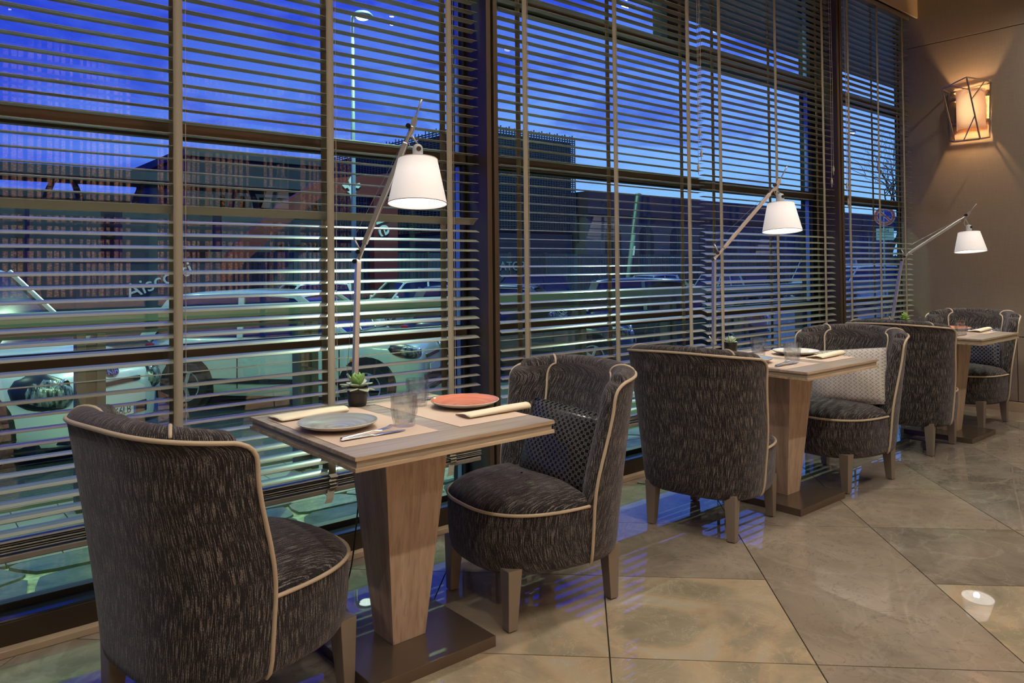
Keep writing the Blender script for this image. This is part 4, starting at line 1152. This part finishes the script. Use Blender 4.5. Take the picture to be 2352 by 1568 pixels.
    sc_ = 1.95 if big_lamp else 1.0; lx = .26 if big_lamp else .2127; pz = .37 if big_lamp else .485
    for s_ in (-1, 1):
        hl = MB().lathe([(.0004,-1),(.5,-.86),(.87,-.5),(1,0),(.87,.5),(.5,.86),(.0004,1)], 16)
        hl.xform(Matrix.Translation((nf-.20, s_*W*.375, hh-.05-(.09 if big_lamp else 0))) @ Matrix.Rotation(R(s_*-28), 4, 'Z') @ Matrix.Rotation(R(12), 4, 'Y') @ Matrix.Diagonal((lx, .16, .085*sc_, 1)))
        ring = MB().lathe([(.0004,-1),(.5,-.86),(.87,-.5),(1,0),(.87,.5),(.5,.86),(.0004,1)], 16)
        ring.xform(Matrix.Translation((nf-.225, s_*W*.375, hh-.05-(.09 if big_lamp else 0))) @ Matrix.Rotation(R(s_*-28), 4, 'Z') @ Matrix.Rotation(R(12), 4, 'Y') @ Matrix.Diagonal((lx*1.06, .165, .085*sc_*1.10, 1)))
        h_ = hl.build('headlamp', M_LAMPG, root, smooth=True)
        ring.build('headlamp_surround', M_TRIM, h_, smooth=True)
        MB().lathe([(.0004,.0),(.05,.01),(.062,.035),(.05,.05)], 14).xform(Matrix.Translation((nf-.07, s_*W*.34, hh-.07)) @ Matrix.Rotation(R(90), 4, 'Y')).build('headlamp_bowl', M_RIM, h_, smooth=True)
        MB().box(-L*.497, -L*.455, s_*W*.36-.07, s_*W*.36+.07, hb-.34, hb-.12).build('tail_lamp', M_REDL, root, bevel=.02)
    MB().box(nf-.05, nf+(.022 if not big_lamp else .0), -W*.26, W*.26, .30, .42).build('grille', M_TRIM, root, bevel=.01)
    MB().box(nf-.10, nf+.030, -W*.36, W*.36, .19, .25).build('lower_intake', M_TRIM, root, bevel=.01)
    MB().box(nf-.05, nf+.008, -W*.20, W*.20, hh-.16, hh-.11).build('upper_grille', M_TRIM, root, bevel=.01)
    MB().box(f0-.30, f0+.04, -W*.40, W*.40, hb+.0, hb+.022).build('windscreen_scuttle', M_TRIM, root)
    for yy in (-.35, .22): MB().bar((f0+.02, yy, hb+.03), (f0-.26, yy+.50, hb+.22), .016, .012).build('wiper', M_TRIM, root)
    np_ = MB().box(nf+.020, nf+.032, -.26, .26, pz-.055, pz+.055).build('number_plate', M_PLATE_W, root)
    if plate_txt:
        MX = Matrix(((0,0,1,nf+.033),(1,0,0,0),(0,1,0,pz),(0,0,0,1)))
        text_mesh('plate_characters', plate_txt, .115, M_INK, .001, np_, MX)
        MB().box(nf+.030, nf+.034, .225, .26, pz-.055, pz+.055).build('plate_band', M_EU, np_); MB().box(nf+.030, nf+.034, -.26, -.225, pz-.055, pz+.055).build('plate_band', M_EU, np_)
    if badge:
        bm_ = MB().lathe([(.0004,.0),(.085,.0),(.095,.008),(.085,.016)], 28).xform(Matrix.Translation((nf-.055, 0, hh-.03)) @ Matrix.Rotation(R(66), 4, 'Y') @ Matrix.Diagonal((.62,1.15,1,1)))
        bo = bm_.build('badge', M_BADGE, root, smooth=True, auto=40)
        bi = MB().lathe([(.0004,.0),(.082,.0)], 28).xform(Matrix.Translation((nf-.038, 0, hh-.023)) @ Matrix.Rotation(R(66), 4, 'Y') @ Matrix.Diagonal((.60,1.12,1,1))).build('badge_field', M_TRIM, bo)
        MX = Matrix.Translation((nf-.034, 0, hh-.021)) @ Matrix.Rotation(R(-24), 4, 'Y') @ Matrix(((0,0,1,0),(1,0,0,0),(0,1,0,0),(0,0,0,1)))
        text_mesh('badge_letters', badge, .10, M_BADGE, .002, bo, MX)
    return root
def place(cornerx, cornery, hd, L, W):                  # centre from the front right corner
    d = Vector((math.cos(R(hd)), math.sin(R(hd)))); r_ = Vector((d.y, -d.x)); return Vector((cornerx, cornery)) - d*L/2 - r_*W/2
c = place(1.10, 7.75, -50, 4.3, 1.86)
car(c.x, c.y, -.50, -50, 4.3, 1.86, 1.82, P_WHITE, 'tall white people carrier with large headlamps parked outside behind the railing', belt=.555, hood=.44, ws=(.25,.05), rear=(.48,.44), badge='KIA', plate_txt='AF66LB', big_lamp=True)
c = place(5.05, 7.85, -48, 3.75, 1.68)
car(c.x, c.y, -.50, -48, 3.75, 1.68, 1.48, P_PALE, 'pale small hatchback parked outside behind the nearest lamp', belt=.64, hood=.53, ws=(.26,.06), rear=(.48,.38))
c = place(9.4, 8.1, -48, 4.0, 1.7)
car(c.x, c.y, -.50, -48, 4.0, 1.7, 1.47, P_GREY, 'dark grey car parked nose-in behind the middle lamp', belt=.63)
c = place(14.0, 8.4, -48, 4.0, 1.7)
car(c.x, c.y, -.50, -48, 4.0, 1.7, 1.5, P_GREY, 'grey car parked nose-in beyond the dark grey one')
def far(px, Y, hd, L, W, H, p, label, **kw):
    q = PT(px, 700, Y); car(q.x, Y, ST, hd, L, W, H, p, label, **kw)
far(932, 25.0, 180, 4.2, 1.75, 1.62, P_WHITE, 'white hatchback parked across the street beside the lamp post', ws=(.26,.10), rear=(.49,.42))
far(690, 25.4, 180, 3.9, 1.7, 1.6, P_WHITE, 'white car across the street partly behind the pale hatchback', ws=(.24,.08))
far(1195, 25.2, 180, 4.5, 1.8, 1.72, P_DARK, 'dark estate car parked across the street right of the first pillar', rear=(.49,.45))
far(1490, 25.2, 180, 3.7, 1.7, 1.65, P_SILV, 'small silver city car across the street beside the leaning pole', ws=(.24,.08), rear=(.49,.40))
far(1640, 25.0, 180, 3.9, 1.7, 1.6, P_SILV, 'silver car across the street behind the middle lamp')
far(1745, 25.2, 180, 4.2, 1.75, 1.55, P_DARK, 'dark car across the street right of the middle lamp')
q = PT(1893, 700, 22.5); car(q.x, 22.5, ST, 180, 5.2, 2.0, 2.45, P_PALE, 'tall pale van parked across the street by the second pillar', belt=.48, hood=.44, ws=(.40,.22), rear=(.495,.485))
q = PT(1975, 700, 17.0); car(q.x, 17.0, ST, 160, 4.6, 1.85, 2.0, P_PALE, 'pale green van beyond the corner window', belt=.52, hood=.46, ws=(.36,.16), rear=(.495,.47))

# ------------------------------------------------------------------ far fence, buildings
M_FENCE = mat('dark_fence', (.018,.026,.045), .6); M_FENCE2 = mat('blue_grey_sheet', (.030,.045,.075), .6)
M_BLD = mat('dark_cladding', (.010,.014,.036), .7); M_BLD2 = mat('plaster_wall', (.055,.070,.10), .8); M_LITE = emit('lit_window', (1.,.55,.22), 1.2)
FY = 28.4
def zat(px, py, Y): return PT(px, py, Y).z
fx0, fx1 = PT(480, 600, FY).x, PT(2110, 600, FY).x
fz = zat(1300, 583, FY)
fn = thing('site_fence', ((fx0+fx1)/2, FY, ST), 'tall ribbed sheet fence across the street with a painted word', 'fence')
n_ = 26; wsh = (fx1-fx0)/n_
for k in range(n_):
    x0 = -(fx1-fx0)/2 + k*wsh
    mb = MB().box(x0+.02, x0+wsh-.02, -.02, .02, .1, fz-ST)
    for r_ in range(12): mb.box(x0+.06+wsh*r_/12.2, x0+.06+wsh*r_/12.2+wsh*.03, -.055, -.02, .1, fz-ST-.02)
    mb.build('fence_sheet', M_FENCE2 if k % 3 else M_FENCE, fn)
    MB().box(x0-.03, x0+.03, -.08, .05, 0, fz-ST+.06).build('fence_post', M_POSTG, fn)
q = PT(1166, 612, FY)
text_mesh('fence_lettering', 'RADIATORI', .62, mat('faded_letters', (.13,.22,.24), .7), .01, fn, Matrix.Translation((q.x-(fx0+fx1)/2-.35, -.075, q.z-ST)) @ Matrix.Rotation(R(90), 4, 'X'))
# long low hall behind the fence
BY = 33.0
bx0, bx1 = PT(1345, 500, BY).x, PT(2050, 500, BY).x; bz = zat(1400, 445, BY)
hall = thing('long_hall', ((bx0+bx1)/2, BY, ST), 'long low dark hall with arched windows across the street', 'building')
hw = (bx1-bx0)/2; HZ = bz-ST; mz = zat(1400, 495, BY)-ST
MB().box(-hw, hw, 0, 12, 0, mz).build('wall', M_BLD2, hall); MB().box(-hw-.3, hw+.3, -.5, 12, mz, HZ).build('roof_band', M_BLD, hall)
for k in range(12):
    x = -hw + 2.5 + k*(2*hw-4)/12; z0, z1 = mz*.36, mz*.76
    arc = [(x-.75, z0), (x+.75, z0)] + [(x+.75*math.cos(a*PI/8), z1+.75*math.sin(a*PI/8)) for a in range(9)]
    mb = MB(); nn = len(arc); mb.add([(a, -.04, c_) for a, c_ in arc]+[(a, .05, c_) for a, c_ in arc], [tuple(range(nn))]+[(i,(i+1)%nn,nn+(i+1)%nn,nn+i) for i in range(nn)])
    w = mb.build('arched_window', M_BLACK, hall); MB().box(x-.03, x+.03, -.06, -.04, z0, z1+.7).build('glazing_bar', M_BLD2, w)
# taller screened block
TY_ = 33.0; tx0, tx1 = PT(1075, 400, TY_).x, PT(1320, 400, TY_).x; tz = zat(1200, 300, TY_)
tb = thing('screened_tower', ((tx0+tx1)/2, TY_, ST), 'dark blue tower block wrapped in a ribbed screen, right of the first pillar', 'building')
tw = (tx1-tx0)/2; TZ = tz-ST
MB().box(-tw+.15, tw-.15, .15, 22, 0, TZ-.3).build('core', M_BLD, tb)
scr = MB()
for k in range(46): zz = TZ*.42 + (TZ*.58)*k/46; scr.box(-tw, tw, -.02, .04, zz, zz+TZ*.006); scr.box(-tw-.04, -tw+.02, 0, 22, zz, zz+TZ*.006)
for k in range(40): xx = -tw + 2*tw*k/39; scr.box(xx-.03, xx+.03, -.05, .0, TZ*.42, TZ*(1.0+.006*((k*7) % 3)))
for k in range(60): yy = 22*k/59; scr.box(-tw-.06, -tw-.02, yy-.03, yy+.03, TZ*.42, TZ*(1.0+.006*((k*7) % 3)))
scr.build('screen_slats', M_FENCE, tb)
# darker blocks at the left
for px0, px1, py, Y, lab in ((430, 760, 372, 40.0, 'dark flat-roofed block beyond the street at the left'), (-160, 300, 452, 56.0, 'low dark building beyond the viaduct')):
    x0, x1 = PT(px0, 500, Y).x, PT(px1, 500, Y).x; z_ = zat((px0+px1)/2, py, Y)-ST
    bb = thing('dark_building', ((x0+x1)/2, Y, ST), lab, 'building'); MB().box(-(x1-x0)/2, (x1-x0)/2, 0, 10, 0, z_).build('wall', M_BLD, bb); MB().box(-(x1-x0)/2-.2, (x1-x0)/2+.2, -.3, 10.2, z_, z_+.4).build('parapet', M_FENCE, bb)
    for k in range(7):
        for r_ in range(2):
            xx = -(x1-x0)/2*.85 + (x1-x0)*.85*k/6.5; zz = z_*(.30+.32*r_); w = MB().box(xx, xx+1.3, -.05, .1, zz, zz+z_*.14).build('window', M_BLACK, bb); MB().box(xx+.62, xx+.68, -.07, -.04, zz, zz+z_*.14).build('glazing_bar', M_BLD2, w)
# arched viaduct
VY = 34.0; va = thing('viaduct', (PT(160, 430, VY).x, VY, ST), 'dark viaduct with trestle arches crossing behind the parked people carrier', 'bridge')
vx = PT(160, 430, VY).x; zt_, zb_ = zat(160, 392, VY)-ST, zat(160, 452, VY)-ST
MB().box(PT(-120,430,VY).x-vx, PT(735,430,VY).x-vx, -1.5, 1.5, zt_-.35, zt_).build('deck', M_BLD, va); MB().box(PT(-120,430,VY).x-vx, PT(735,430,VY).x-vx, -.2, .2, zb_-.5, zb_-.2).build('lower_beam', M_BLD, va)
MB().box(PT(-120,430,VY).x-vx, PT(735,430,VY).x-vx, -.1, .1, (zt_+zb_)/2+.3, (zt_+zb_)/2+.45).build('middle_rail', M_BLD, va)
for px in (-60, 145, 345, 560):
    x = PT(px, 430, VY).x-vx; a = []
    for s_ in (-1, 1): a.append([(x + s_*(.22+.42*(1-t)**.6), 0, zb_-.3+(zt_-.3-zb_+.3)*t) for t in [i/8 for i in range(9)]])
    mb = MB()
    for q in a: mb.tube(q, [.15-.04*i/8 for i in range(9)], 6)
    mb.build('trestle', M_BLD, va)
    MB().box(x-1.2, x+1.2, -.6, .6, 0, zb_-.3).build('pier', M_BLD, va)
# red festival gateway with the lily emblem
M_RED = mat('red_panel', (.085,.010,.007), .6); M_PALEM = mat('pale_emblem', (.42,.55,.55), .5)
GY_ = 27.2
def gpt(px, py): q = PT(px, py, GY_); return (q.x, q.z)
gt = thing('red_gateway', (PT(800, 420, GY_).x, GY_, ST), 'red gateway across the street bearing a pale lily emblem and lettering', 'gateway'); gx_ = PT(800, 420, GY_).x
def slab(pts, y0, y1, name, m, par, zoff=ST, xoff=None):
    xo = gx_ if xoff is None else xoff
    pl = [gpt(*p) for p in pts]; n = len(pl); mb = MB()
    mb.add([(a-xo, y0, c_-zoff) for a, c_ in pl] + [(a-xo, y1, c_-zoff) for a, c_ in pl], [tuple(range(n))[::-1], tuple(range(n, 2*n))] + [(i,(i+1)%n,n+(i+1)%n,n+i) for i in range(n)])
    return mb.build(name, m, par)
slab([(735,412),(905,398),(905,452),(850,452),(760,448),(735,440)], -.2, .2, 'head_panel', M_RED, gt)
slab([(852,448),(908,448),(908,700),(856,700)], -.2, .2, 'pylon', M_RED, gt)
slab([(735,412),(735,452),(650,520),(560,600),(470,690),(440,690),(540,560),(640,470)], -.2, .2, 'sloping_wing', M_RED, gt)
# lily emblem
eo = [(800,406),(806,416),(804,424),(801,432),(811,424),(819,421),(822,428),(816,434),(811,432),(806,437),(806,440),(812,441),(806,446),(801,460),(797,446),(790,441),(796,440),(796,437),(791,432),(786,434),(780,428),(783,421),(791,424),(799,432),(796,424),(794,416)]
slab([(x-0, y) for x, y in eo], -.26, -.2, 'lily_emblem', M_PALEM, gt)
q = PT(876, 522, GY_); text_mesh('gateway_lettering', 'le', 1.05, M_PALEM, .03, gt, Matrix.Translation((q.x-gx_, -.24, q.z-ST)) @ Matrix.Rotation(R(90), 4, 'X') @ Matrix.Rotation(R(-70), 4, 'Z'))
q = PT(366, 644, 24.0); lt = text_mesh('script_lettering', 'Aiscosti', .62, mat('white_script', (.5,.5,.5), .6), .02, None, Matrix.Rotation(R(90), 4, 'X') @ Matrix.Rotation(R(22), 4, 'Z'))
bdp = thing('low_board', (q.x, 24.0, ST), 'low dark hoarding board with pale hand lettering across the street', 'board')
lt.parent = bdp; lt.location = (0, -.06, q.z-ST); MB().box(-2.2, 1.8, -.03, .03, 0, q.z-ST+.55).build('board', M_FENCE, bdp); MB().box(-2.2, 1.8, -.05, .05, q.z-ST+.55, q.z-ST+.61).build('top_rail', M_POSTG, bdp)

# street lamps
M_LPOLE = mat('galvanised_pole', (.34,.44,.42), .45, .4); M_HEADL = emit('street_lamp_glow', (.80,1.0,.86), 5.)
def street_lamp(px, pyt, Y, label, r=.085, base_py=None):
    q = PT(px, pyt, Y); root = thing('street_lamp', (q.x-.25, Y, ST), label, 'street lamp', 'street lamps'); h = q.z-ST
    MB().tube([(0,0,0),(0,0,h*.5),(0,0,h+.1)], [r*1.3, r, r*.7], 10).build('pole', M_LPOLE, root, smooth=True)
    MB().bar((0,0,h+.05), (.5,-.3,h+.12), .06).build('bracket', M_LPOLE, root)
    MB().lathe([(.0004,-.06),(.30,-.03),(.34,.03),(.24,.12),(.0004,.15)], 18, (.3,-.15,h+.12)).build('lantern', M_LPOLE, root, smooth=True)
    MB().lathe([(.0004,-.13),(.16,-.11),(.24,-.055),(.24,-.04)], 18, (.3,-.15,h+.12)).build('glowing_lens', M_HEADL, root, smooth=True)
street_lamp(825, 47, 22.5, 'street lamp on a tall pole, lit, seen through the nearest blind', .075)
street_lamp(1952, 308, 31.0, 'street lamp, lit, seen through the corner window', .10)
# leaning utility pole
a, b_ = PT(1432, 672, 23.5), PT(1467, 445, 23.5); a.z = ST
up_ = thing('leaning_pole', (a.x, 23.5, ST), 'leaning green utility pole with a boxed top beside the small silver car', 'pole')
d = b_-a; MB().tube([(0,0,0), d], [.10, .12], 10).build('pole', mat('green_pole', (.14,.24,.17), .6), up_, smooth=True)
MB().bar(d*.66, d, .26, .2).build('pole_sleeve', mat('dark_sleeve', (.03,.05,.05), .6), up_, bevel=.02)
MB().bar(d*.47 + Vector((0,-.13,0)), d*.55 + Vector((0,-.13,0)), .16, .01).build('notice', M_PALEM, up_)
# no-parking sign on a post
sy_ = 11.4; q = PT(2032, 496, sy_); sg = thing('no_parking_sign', (q.x, sy_, ST), 'round red and blue no-parking sign with a plate below, outside the corner window', 'road sign')
hz = q.z-ST; face = Matrix.Translation((0, 0, hz)) @ Matrix.Rotation(math.atan2(-sy_, -q.x)-PI/2+PI, 4, 'Z') @ Matrix.Rotation(R(90), 4, 'X')
F_ = lambda mb: mb.xform(face)
MSR, MSB, MSW = mat('sign_red', (.48,.065,.035), .45), mat('sign_blue', (.015,.02,.30), .45), mat('sign_white', (.55,.60,.60), .5)
MB().tube([(0,0.03,0),(0,.03,hz+.3)], .03, 10).build('post', mat('sign_post', (.14,.24,.18), .5), sg, smooth=True)
dsc = F_(MB().lathe([(.0004,.0),(.325,.0),(.325,.012),(.0004,.012)], 40)).build('disc', MSW, sg)
F_(MB().lathe([(.235,.014),(.312,.014)], 40)).build('red_ring', MSR, dsc)
F_(MB().lathe([(.0004,.014),(.222,.014)], 40)).build('blue_field', MSB, dsc)
F_(MB().bar((-.17,.17,.017), (.17,-.17,.017), .085, .004)).build('white_slash', MSW, dsc)
F_(MB().bar((-.17,.17,.020), (.17,-.17,.020), .060, .004)).build('red_slash', MSR, dsc)
pl_ = F_(MB().box(-.27, .27, -.82, -.42, 0, .01)).build('lower_plate', mat('sign_plate', (.30,.48,.40), .5), sg, bevel=.004)
for tx, yy, sz in (('0-24', -.50, .13), ('ZONA RIMOZIONE', -.62, .052), ('PASSO', -.72, .06)):
    text_mesh('plate_lettering', tx, sz, M_INK, .001, pl_, face @ Matrix.Translation((0, yy, .013)))
# bare tree by the corner
M_BARK = mat('dark_bark', (.018,.016,.014), .9)
def tree(x, y, h, label, seed, r0=.13):
    rnd = random.Random(seed); root = thing('bare_tree', (x, y, ST), label, 'tree', 'bare winter trees')
    trunk = MB(); br = MB()
    def grow(p, d, L, r, dep):
        pts = [p]; dd = d.copy()
        for i in range(3):
            dd = (dd + Vector((rnd.uniform(-.18,.18), rnd.uniform(-.18,.18), rnd.uniform(-.04,.12)))).normalized(); pts.append(pts[-1]+dd*L/3)
        (trunk if dep == 0 else br).tube(pts, [r, r*.88, r*.76, r*.62], 5 if dep else 8, caps=False)
        if dep >= 6: return
        for k in range(rnd.choice((2,3,3)) if dep < 5 else 2):
            t_ = rnd.uniform(.45, 1); q = pts[1].lerp(pts[3], t_) if k else pts[3]
            a = Vector((rnd.uniform(-1,1), rnd.uniform(-1,1), rnd.uniform(-.15,.7))).normalized()
            grow(q, (dd*.75+a*.75).normalized(), L*rnd.uniform(.62,.8), r*.58, dep+1)
    grow(Vector((0,0,0)), Vector((.03,0,1)), h*.30, r0, 0)
    trunk.build('trunk', M_BARK, root, smooth=True); br.build('branches', M_BARK, root)
q = PT(2052, 600, 17.5); tree(q.x, 17.5, (zat(2045, 275, 17.5)-ST)*1.05, 'bare tree outside the corner window beside the road sign', 5)
